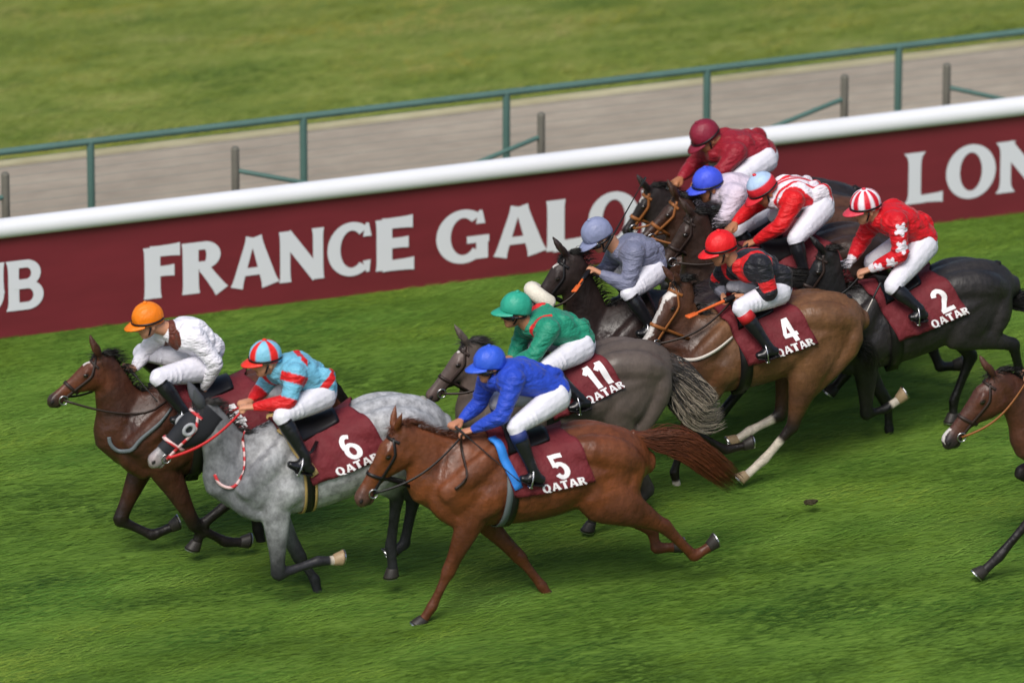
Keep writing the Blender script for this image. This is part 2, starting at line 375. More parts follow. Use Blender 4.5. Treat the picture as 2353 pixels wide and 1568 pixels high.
    # tail
    if tail:
        tp = [onY(*fr_pt(fr, p), Yh) for p in tail] if not isinstance(tail, str) else [T(*p) for p in ((-1.2, 1.36), (-1.28, 1.22), (-1.36, 1.02), (-1.42, .85))] if tail == 'x' else [T(*p) for p in ((-1.16, 1.42), (-1.32, 1.40), (-1.52, 1.28), (-1.72, 1.12), (-1.9, 1.0))]
        tp = [T(-1.14, 1.40)]+tp
        tc_ = cr([tuple(p) for p in tp], 6); tv = []; tf = []; nT = len(tc_)
        sizes = {'core': None}
        v, f = tube([Vector(p) for p in tc_[:int(nT*.55)]], [.05]+[.045]*(int(nT*.55)-2)+[.012], [.04]+[.034]*(int(nT*.55)-2)+[.012], seg=10, sub=1)
        mcol = MATS[tail_col or coat.get('hair', 'hair_black')]
        tail_o = mk('tail', v, f, mcol, rt)
        tv2 = []; tf2 = []
        for i in range(tail_n*3):
            tip_ = tail_tip and rr.random() < .72
            st = rr.random()**1.4*.5*(nT-1) if not tip_ else rr.uniform(.30, .72)*(nT-1); en = nT-1-rr.random()**1.6*.4*(nT-1)
            oy, oz = max(-1.6, min(1.6, rr.gauss(0, 1))), max(-1.6, min(1.6, rr.gauss(0, 1))); pl = []
            for k in range(8):
                u = st+(en-st)*k/7; j = min(int(u), nT-2); p = Vector(tc_[j]).lerp(Vector(tc_[j+1]), u-j)
                fr_ = u/(nT-1); wd = tail_w*(.25+1.6*fr_*(1.25-fr_))*min(1, .25+k/3)
                tdir = Vector(tc_[j+1])-Vector(tc_[j]); nn = tdir.cross(Vector((0, 1, 0))).normalized()
                pl.append(p+Vector((0, 1, 0))*oy*wd*.6+nn*oz*wd*.62+Vector((rr.gauss(0, .004), 0, rr.gauss(0, .004)+.012*sin(k*1.1+oy*2))))
            strand(*((tv2, tf2) if tip_ else (tv, tf)), pl, .0065, rr)
        if tail_tip: mk('tail_tip', tv2, tf2, MATS[tail_tip], tail_o)
        mk('tail_hair', tv, tf, mcol, tail_o)
    tack_up(h, rt, cloth, num, hood, roll, bridle, girth, text, numx, cloth_cut, pad)
    return h
def fr_pt(fr, p): return (p[0], p[1], p[2]) if len(p) == 3 else (fr, p[0], p[1])
def strand(V, F, pl, w_, rr):
    n = len(pl); b = len(V); a = rr.uniform(0, pi)
    for i, p in enumerate(pl):
        t = (pl[min(i+1, n-1)]-pl[max(i-1, 0)]); t = t.normalized() if t.length > 1e-6 else Vector((1, 0, 0))
        s1 = t.cross(Vector((0, cos(a), sin(a)))); s1 = s1.normalized() if s1.length > 1e-3 else Vector((0, 1, 0)); s2 = t.cross(s1)
        r = w_*.5*(1-(i/(n-1))**2*.85)
        for k in range(3): V.append(tuple(p+(s1*cos(2*pi*k/3)+s2*sin(2*pi*k/3)*.6)*r))
    for i in range(n-1):
        for k in range(3): F.append((b+i*3+k, b+i*3+(k+1) % 3, b+i*3+3+(k+1) % 3, b+i*3+3+k))
    F.append((b+2, b+1, b)); F.append((b+n*3-3, b+n*3-2, b+n*3-1))
def cast_ring(bvh, c, U, V_, off, n=40, R=.8, a0=0, a1=2*pi):
    out = []
    for k in range(n+1):
        a = a0+(a1-a0)*k/n; d = U*cos(a)+V_*sin(a); hit = bvh.ray_cast(c+d*R, -d)
        if hit[0] and (hit[0]-c).length < R: out.append(hit[0]+d*off)
    return out
def ribbon(pts, wdir, w_, th):
    """flat strap of width w_ along path; wdir(i)-> width direction"""
    v = []; f = []; n = len(pts)
    for i, p in enumerate(pts):
        t = (pts[min(i+1, n-1)]-pts[max(i-1, 0)]).normalized(); wd = wdir(i); wd = (wd-t*wd.dot(t)).normalized(); nn = t.cross(wd)
        for a, b in ((-.5, -.5), (.5, -.5), (.5, .5), (-.5, .5)): v.append(p+wd*a*w_+nn*b*th)
    for i in range(n-1):
        for k in range(4): f.append((i*4+k, i*4+(k+1) % 4, i*4+4+(k+1) % 4, i*4+4+k))
    f += [(3, 2, 1, 0), (n*4-4, n*4-3, n*4-2, n*4-1)]
    return v, f
def tack_up(h, rt, cloth, num, hood, roll, bridle, girth, text, numx, cloth_cut, pad):
    T, Hd, LL, bvh, S = h.T, h.Hd, h.L, h.bvh, h.scale; a2, n2, b2 = h.ax
    bm_ = {'leather': MATS['leather_dark'], 'tan': MATS['leather_tan'], 'red': MATS['strap_redwhite'], 'black': MATS['leather_black'], 'orange': MATS['strap_orange']}[bridle]
    bdl = MB(); BO = .022 if hood else .006
    def loop(t, tilt, w_, off=BO, a0=0, a1=2*pi):
        c = Hd(t, -.14, 0); U = n2+a2*tilt; U.normalize(); pts = cast_ring(bvh, c, U, b2, off, 36, .26, a0, a1)
        if len(pts) > 8: bdl.add(ribbon(pts, lambda i: a2, w_, .006))
    loop(.60, .15, .026); loop(.13, .1, .022, BO, -1.35, 1.35)
    for s in (-1, 1):
        pl = []
        for k in range(15):
            q = k/14; t = .06+q*.74; n = -.03+(-.155)*q**.7
            if q < .3: n = -.0-.14*q/.3
            else: n = -.14-.035*(q-.3)/.7
            hit = bvh.ray_cast(Hd(t, n, s*.45), -b2*s)
            if hit[0]: pl.append(hit[0]+b2*s*BO)
        if len(pl) > 4: bdl.add(ribbon(pl, lambda i: n2, .022, .006))
    U = (n2*.7-a2*.35).normalized(); pts = cast_ring(bvh, Hd(.13, -.2, 0), (n2+a2*-.35).normalized(), b2, .006, 40, .3)
    pts = [p for p in pts if (p-Hd(.13, -.2, 0)).length < .24*LL/.6]
    pts = []
    if len(pts) > 8: bdl.add(ribbon(pts, lambda i: a2, .018, .006))
    bo = bdl.build('bridle', bm_, rt); h.bits = {}
    for s in (-1, 1):
        hit = bvh.ray_cast(Hd(.80, -.17, s*.45), -b2*s); c = (hit[0] if hit[0] else Hd(.8, -.17, s*.09))+b2*s*.012; h.bits[s] = c
        v = []; f = []
        for k in range(20):
            an = 2*pi*k/20
            for q in range(6):
                b = 2*pi*q/6; r = .034+.0055*cos(b); v.append(c+a2*r*cos(an)+n2*r*sin(an)+b2*s*.0055*sin(b))
        for k in range(20):
            for q in range(6): f.append((k*6+q, k*6+(q+1) % 6, ((k+1) % 20)*6+(q+1) % 6, ((k+1) % 20)*6+q))
        mk('bit_ring', v, f, MATS['steel'], bo)
    if roll:
        c = Hd(.66, -.14, 0); pts = cast_ring(bvh, c, n2, b2, .045, 30, .3, -2.0, 2.0)
        hs = [.03]+[.062]*(len(pts)-2)+[.03]
        v, f = tube(pts, hs, hs, seg=14, sub=1, lat=tuple(a2)); mk('sheepskin_noseband', v, f, MATS['sheepskin'], rt)
    if hood:
        v = []; f = []; ts = [i/20*.80-.04 for i in range(21)]; n = 32; rows = []
        for t in ts:
            row = []; mid = -.18+.05*t
            for k in range(n):
                an = 2*pi*k/n; d = n2*cos(an)+b2*sin(an); c = Hd(t, mid, 0); hit = bvh.ray_cast(c, d)
                r = (hit[0]-c).length if hit[0] else .09
                row.append((c, d, min(r, (.155 if t > .1 else .13)*LL/.65)))
            rows.append(row)
        RR = np.array([[q[2] for q in r] for r in rows])
        for _ in range(3):
            RR = (RR*2+np.roll(RR, 1, 1)+np.roll(RR, -1, 1))/4; RR[1:-1] = (RR[1:-1]*2+RR[:-2]+RR[2:])/4
        rows = [[q[0]+q[1]*(RR[i, k]+.011) for k, q in enumerate(r)] for i, r in enumerate(rows)]
        for r in rows: v += r
        for i in range(20):
            for k in range(n): f.append((i*n+k, i*n+(k+1) % n, (i+1)*n+(k+1) % n, (i+1)*n+k))
        ho = mk('hood', v, f, MATS['hood_black'], rt)
        for s in (-1, 1):
            hit = bvh.ray_cast(Hd(.335, -.075, s*.4), -b2*s); c = (hit[0] if hit[0] else Hd(.335, -.07, s*.12))+b2*s*.012
            v = []; f = []
            for k in range(24):
                an = 2*pi*k/24
                for q in range(8):
                    b = 2*pi*q/8; r = .036+.013*cos(b); v.append(c+a2*r*1.2*cos(an)+n2*r*sin(an)+b2*s*.012*sin(b))
            for k in range(24):
                for q in range(8): f.append((k*8+q, k*8+(q+1) % 8, ((k+1) % 24)*8+(q+1) % 8, ((k+1) % 24)*8+q))
            mk('eye_cup', v, f, MATS['eyecup'], ho)
        for s in (-1, 1):
            e0 = Hd(.02, -.01, s*.06); ed = (n2*.75 - a2*.28 + b2*s*.22).normalized()
            v, f = tube([e0, e0+ed*.06, e0+ed*.12, e0+ed*.175], [.034, .042, .030, .008], [.026, .032, .022, .008], seg=10, sub=3, lat=tuple(b2)); mk('ear_cover', v, f, MATS['hood_grey'], ho)
    if cloth:
        xs = [-.10-.61*i/28 for i in range(29)]; rows = []; nj = 44
        for i, x in enumerate(xs):
            U = (T(0, 1.6)-T(0, 1.5)).normalized(); row = []
            amax = 1.84 - cloth_cut*(i/28)
            for j in range(nj+1):
                an = -amax+2*amax*j/nj; d = U*cos(an)+Vector((0, 1, 0))*sin(an); c = T(x+.13-.20*abs(2*j/nj-1), 1.16)
                hit = bvh.ray_cast(c+d*.8, -d); p = hit[0] if hit[0] else c+d*.3
                row.append(p+d*.017)
            rows.append(row)
        R = np.array([[tuple(p) for p in r] for r in rows])
        for _ in range(3): R[1:-1, 1:-1] = (R[1:-1, 1:-1]*2+R[:-2, 1:-1]+R[2:, 1:-1]+R[1:-1, :-2]+R[1:-1, 2:])/6
        nrm = np.cross(np.gradient(R, axis=0), np.gradient(R, axis=1)); nrm /= np.linalg.norm(nrm, axis=2)[:, :, None]
        ctr = np.array(T(-.4, 1.16)); sg = np.sign(((R-ctr)*nrm).sum(2)); nrm *= sg[:, :, None]
        gi = np.arange(29)[:, None]; gj = np.arange(nj+1)[None, :]; ph = len(text or '')+W_SEED(rt); R += nrm*((.007*np.sin(gi*.9+gj*.25+ph)+.005*np.sin(gi*.45-gj*.6+ph*2)+.003*np.sin(gi*1.9+gj*.9))*np.abs(np.linspace(-1, 1, nj+1))[None, :]**1.3+.006)[:, :, None]
        v = list(R.reshape(-1, 3))+list((R+nrm*.004).reshape(-1, 3)); f = []; m_ = 29*(nj+1)
        for i in range(28):
            for j in range(nj):
                q = i*(nj+1)+j; f.append((q, q+1, q+nj+2, q+nj+1)); q += m_; f.append((q+nj+1, q+nj+2, q+1, q))
        for i in range(28):
            for j in (0, nj): q = i*(nj+1)+j; f.append((q, q+nj+1, q+nj+1+m_, q+m_))
        for j in range(nj):
            for i in (0, 28): q = i*(nj+1)+j; f.append((q, q+1, q+1+m_, q+m_))
        co = mk('saddle_cloth', v, f, MATS['cloth_maroon'], rt)
        # arc-length lookup on the near side (j from middle down to 0)
        def surf(x, sb, off, side=-1):
            fi = min(max((-.10-x)/.61*28, 0), 27.999); i = int(fi); a = fi-i
            mid = nj//2; js = range(mid, -1, -1) if side < 0 else range(mid, nj+1)
            row = (R[i]*(1-a)+R[i+1]*a); nr = nrm[i]*(1-a)+nrm[i+1]*a
            s_ = np.linalg.norm(np.diff(row[:mid+1], axis=0), axis=1).sum()-sb
            acc = 0; prev = None
            for j in js:
                if prev is not None:
                    dl = np.linalg.norm(row[j]-row[prev])
                    if acc+dl >= s_: q = (s_-acc)/dl; return row[prev]*(1-q)+row[j]*q+nr[prev]*(off+.004)
                    acc += dl
                prev = j
            return row[prev]+nr[prev]*(off+.004)
        tot = sum(np.linalg.norm(R[20][j]-R[20][j+1]) for j in range(nj//2))
        h.cloth = surf
        if num: wrap_text(num, MATS['white_vinyl'], co, surf, numx, .178, .20, 'number', .010)
        if text: wrap_text(text, MATS['white_vinyl'], co, surf, numx+.025, .036, .06, 'sponsor_lettering', .0, 1.28)
    # saddle
    v = []; f = []; rows = []
    for i in range(13):
        x = -.12-.34*i/12; c = T(x, 1.2); U = (T(0, 1.6)-T(0, 1.5)).normalized(); am = .85-.4*(i/12)
        for j in range(17):
            an = -am+2*am*j/16; d = U*cos(an)+Vector((0, 1, 0))*sin(an); hit = bvh.ray_cast(c+d*.8, -d); p = hit[0] if hit[0] else c+d*.25
            rows.append(p+d*(.034+.02*(abs(i-6)/6)**2*cos(an)))
    n = len(rows); v = rows+[p-Vector((0, 0, .02)) for p in rows]
    for i in range(12):
        for j in range(16): q = i*17+j; f.append((q, q+1, q+18, q+17)); q += n; f.append((q+17, q+18, q+1, q))
    for i in range(12):
        for j in (0, 16): q = i*17+j; f.append((q, q+17, q+17+n, q+n))
    for j in range(16):
        for i in (0, 12): q = i*17+j; f.append((q, q+1, q+1+n, q+n))
    mk('saddle', v, f, MATS['leather_black'], rt)
    if pad:
        for sg_ in (-1, 1):
            pp = []; 
            for j in range(16):
                an = sg_*(.35+1.25*j/15); d = U*cos(an)+Vector((0, 1, 0))*sin(an); c = T(-.02-.17*j/15, 1.16); hit = bvh.ray_cast(c+d*.8, -d)
                if hit[0]: pp.append(hit[0]+d*.034)
            X_ = (T(.1, 1)-T(0, 1)).normalized(); v, f = ribbon(pp, lambda i: X_, .065, .02); mk('saddle_pad', v, f, MATS[pad], rt)
    # girth
    gx = -.16; U = (T(0, 1.6)-T(0, 1.5)).normalized(); X = (T(.1, 1)-T(0, 1)).normalized()
    gc = T(gx, 1.1); pts = cast_ring(bvh, gc, -U, Vector((0, 1, 0)), .012, 40, .8, -2.3, 2.3); pts = [gc+(p-gc)*min(1, .372*S/(p-gc).length) for p in pts]
    cols = {'black': ('leather_black',), 'yellow': ('strap_yellow', 'leather_black', 'strap_yellow'), 'grey': ('strap_grey', 'leather_black')}[girth[0]]
    wtot = .10; k = len(cols); wid = [.2, .6, .2] if k == 3 else ([.5, .5] if k == 2 else [1]); x = -.5
    for c_, wq in zip(cols, wid):
        cen = (x+wq/2)*wtot; x += wq; pp = [p-X*cen for p in pts]
        v, f = ribbon(pp, lambda i: X, wtot*wq*.98, .008); mk('girth', v, f, MATS[c_], rt)
def wrap_text(s, m, par, surf, xc, sc, hgt, nm, off, sx=1.):
    MT = glyph_mesh(s)
    V = np.array(MT[0]); x0, x1 = V[:, 0].min(), V[:, 0].max()
    V[:, 0] = (V[:, 0]-(x0+x1)/2)*hgt*.95*sx; V[:, 1] = (V[:, 1]-.5)*hgt
    out = [surf(xc-x, sc+y, .003+z*hgt*.02) for x, y, z in V]
    mk(nm, out, MT[1], m, par, smooth=False)
# ---------------------------------------------------------------- glyphs (cap height 1)
def g_quad(o, p0, p1, w0, w1=None, flare=0.):
    w1 = w0 if w1 is None else w1
    d = Vector((p1[0]-p0[0], p1[1]-p0[1])); L = d.length; d /= L; n = Vector((-d.y, d.x)); N = 12
    pr = []
    for k in range(N+1):
        q = k/N; w_ = w0+(w1-w0)*q; e = min(q, 1-q)*L; w_ += flare*math.exp(-(e/.07)**1.2)
        c = Vector(p0)+d*L*q; pr.append((c+n*w_/2, c-n*w_/2))
    o.append([[tuple(a), tuple(b)] for a, b in pr])
def g_arc(o, c, rx, ry, a0, a1, wx, wy, N=30):
    s = []
    for k in range(N+1):
        a = radians(a0+(a1-a0)*k/N); s.append([(c[0]+rx*cos(a), c[1]+ry*sin(a)), (c[0]+(rx-wx)*cos(a), c[1]+(ry-wy)*sin(a))])
    o.append(s)
def glyph(ch, st=.295, th=.20, fl=.04):
    o = []; q = g_quad; A = g_arc
    if ch == 'F': q(o, (.14, 0), (.14, 1), st, st, fl); q(o, (.1, .915), (.66, .915), th, th+.03, .03); q(o, (.1, .52), (.55, .52), th, th, .03); w_ = .68
    elif ch == 'E': q(o, (.14, 0), (.14, 1), st, st, fl); q(o, (.1, .915), (.68, .915), th, th+.03, .03); q(o, (.1, .52), (.6, .52), th, th, .03); q(o, (.1, .085), (.70, .085), th, th+.03, .03); w_ = .72
    elif ch == 'L': q(o, (.16, 0), (.16, 1), st, st, fl); q(o, (.12, .085), (.66, .085), th, th+.05, .03); w_ = .68
    elif ch == 'A': q(o, (.12, 0), (.40, .97), .20, .16, .04); q(o, (.76, 0), (.48, .97), st, .2, .05); q(o, (.2, .3), (.7, .3), .15); w_ = .88
    elif ch == 'N': q(o, (.12, 0), (.12, 1), .19, .19, fl); q(o, (.74, 0), (.74, 1), .19, .19, fl); q(o, (.12, .95), (.74, .05), .25); w_ = .88
    elif ch == 'R' or ch == 'P' or ch == 'B':
        q(o, (.14, 0), (.14, 1), st, st, fl); A(o, (.40, .73), .30, .27, -90, 90, st*.9, .155); q(o, (.12, .922), (.41, .922), .155); q(o, (.12, .538), (.41, .538), .155); w_ = .72
        if ch == 'R': q(o, (.38, .5), (.72, 0), .19, .25, .03); w_ = .84
        if ch == 'B': A(o, (.42, .29), .33, .29, -90, 90, st*.95, .155); q(o, (.12, .078), (.43, .078), .155); q(o, (.12, .502), (.43, .502), .155); w_ = .78
    elif ch == 'O': A(o, (.44, .5), .44, .53, 0, 360, .245, .155, 48); w_ = .9
    elif ch == 'Q': A(o, (.44, .5), .44, .53, 0, 360, .245, .155, 48); q(o, (.45, .15), (.85, -.15), .14, .18); w_ = .92
    elif ch == 'C': A(o, (.46, .5), .46, .53, 48, 312, .245, .165, 40); q(o, (.755, .985), (.755, .72), .06, .16); q(o, (.76, .02), (.74, .25), .06, .15); w_ = .90
    elif ch == 'G': A(o, (.46, .5), .46, .53, 48, 318, .245, .165, 40); q(o, (.755, .985), (.755, .72), .06, .16); q(o, (.78, .03), (.78, .46), .2, .2); q(o, (.52, .42), (.9, .42), .14); w_ = .93
    elif ch == 'U': q(o, (.13, .38), (.13, 1), st, st, .05); q(o, (.68, .38), (.68, 1), .18, .18, .05); A(o, (.39, .38), .385, .41, 180, 360, .22, .17); w_ = .8
    elif ch == 'T': q(o, (.38, 0), (.38, 1), st, st, fl); q(o, (0, .92), (.76, .92), th, th, .05); w_ = .78
    elif ch == 'H': q(o, (.14, 0), (.14, 1), st, st, fl); q(o, (.72, 0), (.72, 1), st, st, fl); q(o, (.14, .5), (.72, .5), th); w_ = .86
    elif ch == 'M': q(o, (.12, 0), (.14, 1), .19, .19, fl); q(o, (.92, 0), (.9, 1), .22, .22, fl); q(o, (.16, .95), (.52, .1), .2); q(o, (.88, .95), (.52, .1), .16); w_ = 1.04
    elif ch == '1': q(o, (.28, 0), (.28, 1), .24); q(o, (.05, .70), (.30, .93), .17); w_ = .42
    elif ch == '2': A(o, (.31, .69), .31, .32, -25, 170, .21, .17); q(o, (.50, .60), (.10, .10), .2, .18); q(o, (0, .085), (.63, .085), .17); w_ = .64
    elif ch == '4': q(o, (.46, 0), (.46, 1), .22); q(o, (0, .30), (.66, .30), .17); q(o, (.42, .97), (.06, .33), .16); w_ = .68
    elif ch == '5': A(o, (.29, .33), .33, .34, -155, 140, .21, .165); q(o, (.10, .50), (.13, 1), .17); q(o, (.08, .915), (.58, .915), .17); w_ = .64
    elif ch == '6': A(o, (.32, .32), .32, .335, 0, 360, .2, .16, 40); A(o, (.37, .55), .37, .47, 62, 190, .2, .17); w_ = .66
    elif ch == '7': q(o, (0, .91), (.62, .91), .18); q(o, (.5, .9), (.2, 0), .2, .22); w_ = .64
    else: w_ = .4
    return o, w_
def glyph_mesh(s, gap=.07, **k):
    V = []; F = []; x = 0; lay = 0
    for ch in s:
        o, w_ = glyph(ch, **k)
        for st in o:
            lay = (lay+1) % 40; b = len(V); NS = 1
            for a, c in st:
                V.append((x+a[0], a[1], .01*lay)); V.append((x+c[0], c[1], .01*lay))
            for i in range(len(st)-1): F.append((b+2*i, b+2*i+1, b+2*i+3, b+2*i+2))
        x += w_+gap
    return V, F
mat('hoof_dark', srgb('2b2724'), .5, noise=.2); mat('hoof_pale', srgb('9a8468'), .5, noise=.2)
mat('steel', (.5, .5, .52), .3, metal=1.); mat('eye', (.012, .008, .006), .08, spec=.7); mat('nostril', (.008, .006, .006), .7)
mat('hair_black', srgb('15120f'), .45, noise=.35, nscale=(5, 40, 40)); mat('hair_chestnut', srgb('5c301a'), .45, noise=.4, nscale=(5, 40, 40))
mat('hair_grey', srgb('8d8a86'), .55, noise=.35, nscale=(5, 40, 40)); mat('hair_pale', srgb('9c9080'), .55, noise=.3, nscale=(5, 40, 40)); mat('hair_dgrey', srgb('3a3736'), .5, noise=.4, nscale=(5, 40, 40))
mat('leather_dark', srgb('2a1d18'), .5); mat('leather_black', srgb('141214'), .42); mat('leather_tan', srgb('8a5428'), .5)
mat('strap_orange', srgb('d0602a'), .5); mat('strap_yellow', srgb('b89a60'), .6); mat('strap_grey', srgb('5c6468'), .6); mat('strap_white', srgb('c4bdb4'), .6)
mat('sheepskin', srgb('ded8c8'), .95, noise=.1, nscale=(60, 60, 60), bump=.8, bscale=120)
mat('hood_black', srgb('1c1e24'), .75, bump=.2, bscale=200); mat('hood_grey', srgb('4a4c52'), .8); mat('eyecup', srgb('9a9ca0'), .8)
mat('cloth_maroon', srgb('661c24'), .75, noise=.12, nscale=(8, 8, 8), bump=.8, bscale=11, bdist=.03); mat('white_vinyl', srgb('e6e4e6'), .6)
mat('strap_red', srgb('c8242a'), .55)
for nm_, dp in (('coat_bay', None), ('coat_chestnut', None), ('coat_dark', None)):
    mat(nm_, attr=True, rough=.47, spec=.38, dapple=(5, .66, 1.2), noise=.18, nscale=(22, 22, 70), bump=.5, bscale=11, bdist=.035, bstretch=(1, 1, .7))
mat('coat_grey', attr=True, rough=.5, spec=.3, dapple=(15, .55, 1.3), noise=.14, nscale=(60, 60, 40), bump=.12, bscale=10, bdist=.02)
mat('coat_roan', attr=True, rough=.5, spec=.35, dapple=(7, .78, 1.2), noise=.12, nscale=(60, 60, 25), bump=.25, bscale=9, bdist=.02)
for nm_ in ('coat_bay', 'coat_chestnut', 'coat_dark', 'coat_grey', 'coat_roan'):   # patchy sweat sheen
    t_ = MATS[nm_].node_tree; b_ = t_.nodes['Principled BSDF']; n_ = t_.nodes.new('ShaderNodeTexNoise'); n_.inputs['Scale'].default_value = 4.5; n_.inputs['Detail'].default_value = 6
    tc_ = t_.nodes.new('ShaderNodeTexCoord'); r_ = t_.nodes.new('ShaderNodeMapRange'); r_.inputs[1].default_value = .35; r_.inputs[2].default_value = .65; r_.inputs[3].default_value = .33; r_.inputs[4].default_value = .66
    t_.links.new(tc_.outputs['Object'], n_.inputs['Vector']); t_.links.new(n_.outputs[0], r_.inputs[0]); t_.links.new(r_.outputs[0], b_.inputs['Roughness'])
def strap_mat():
    m = mat('strap_redwhite', srgb('c8484c'), .55); t = m.node_tree; N = t.nodes
    tc = N.new('ShaderNodeTexCoord'); wv = N.new('ShaderNodeTexWave'); wv.inputs['Scale'].default_value = 6; wv.bands_direction = 'DIAGONAL'
    rp = N.new('ShaderNodeValToRGB'); rp.color_ramp.interpolation = 'CONSTANT'; rp.color_ramp.elements[0].color = (*srgb('c03238'), 1); rp.color_ramp.elements[1].position = .45; rp.color_ramp.elements[1].color = (*srgb('d8b8b8'), 1)
    t.links.new(tc.outputs['Object'], wv.inputs[0]); t.links.new(wv.outputs['Fac'], rp.inputs[0]); t.links.new(rp.outputs[0], N['Principled BSDF'].inputs['Base Color'])
strap_mat()

def side_strap(h, fr, pts, m, w_=.03, nm='breast_strap', off=.008):
    """strap lying on the horse's near side through traced photo points"""
    P_ = cr([tuple(onY(fr, *p, h.Y-.2)) for p in pts], 6); out = []
    for p in P_:
        hit = h.bvh.ray_cast(Vector((p[0], h.Y-1.2, p[2])), Vector((0, 1, 0)))
        if hit[0] and hit[0].y < h.Y+.05: out.append(hit[0]+Vector((0, -off, 0)))
        else: out.append(Vector((p[0], h.Y-.12, p[2])))
    for _ in range(3): out = [out[0]]+[(out[i-1]+out[i]*2+out[i+1])/4 for i in range(1, len(out)-1)]+[out[-1]]
    out = [p+Vector((0, -.01, 0)) for p in out]
    v, f = ribbon(out, lambda i: Vector((.3, 0, 1)), w_, .008); mk(nm, v, f, MATS[m], h.root)
mat('pad_blue', srgb('2f80d8'), .6); mat('pad_yellow', srgb('c0a468'), .8, bump=.4, bscale=80)
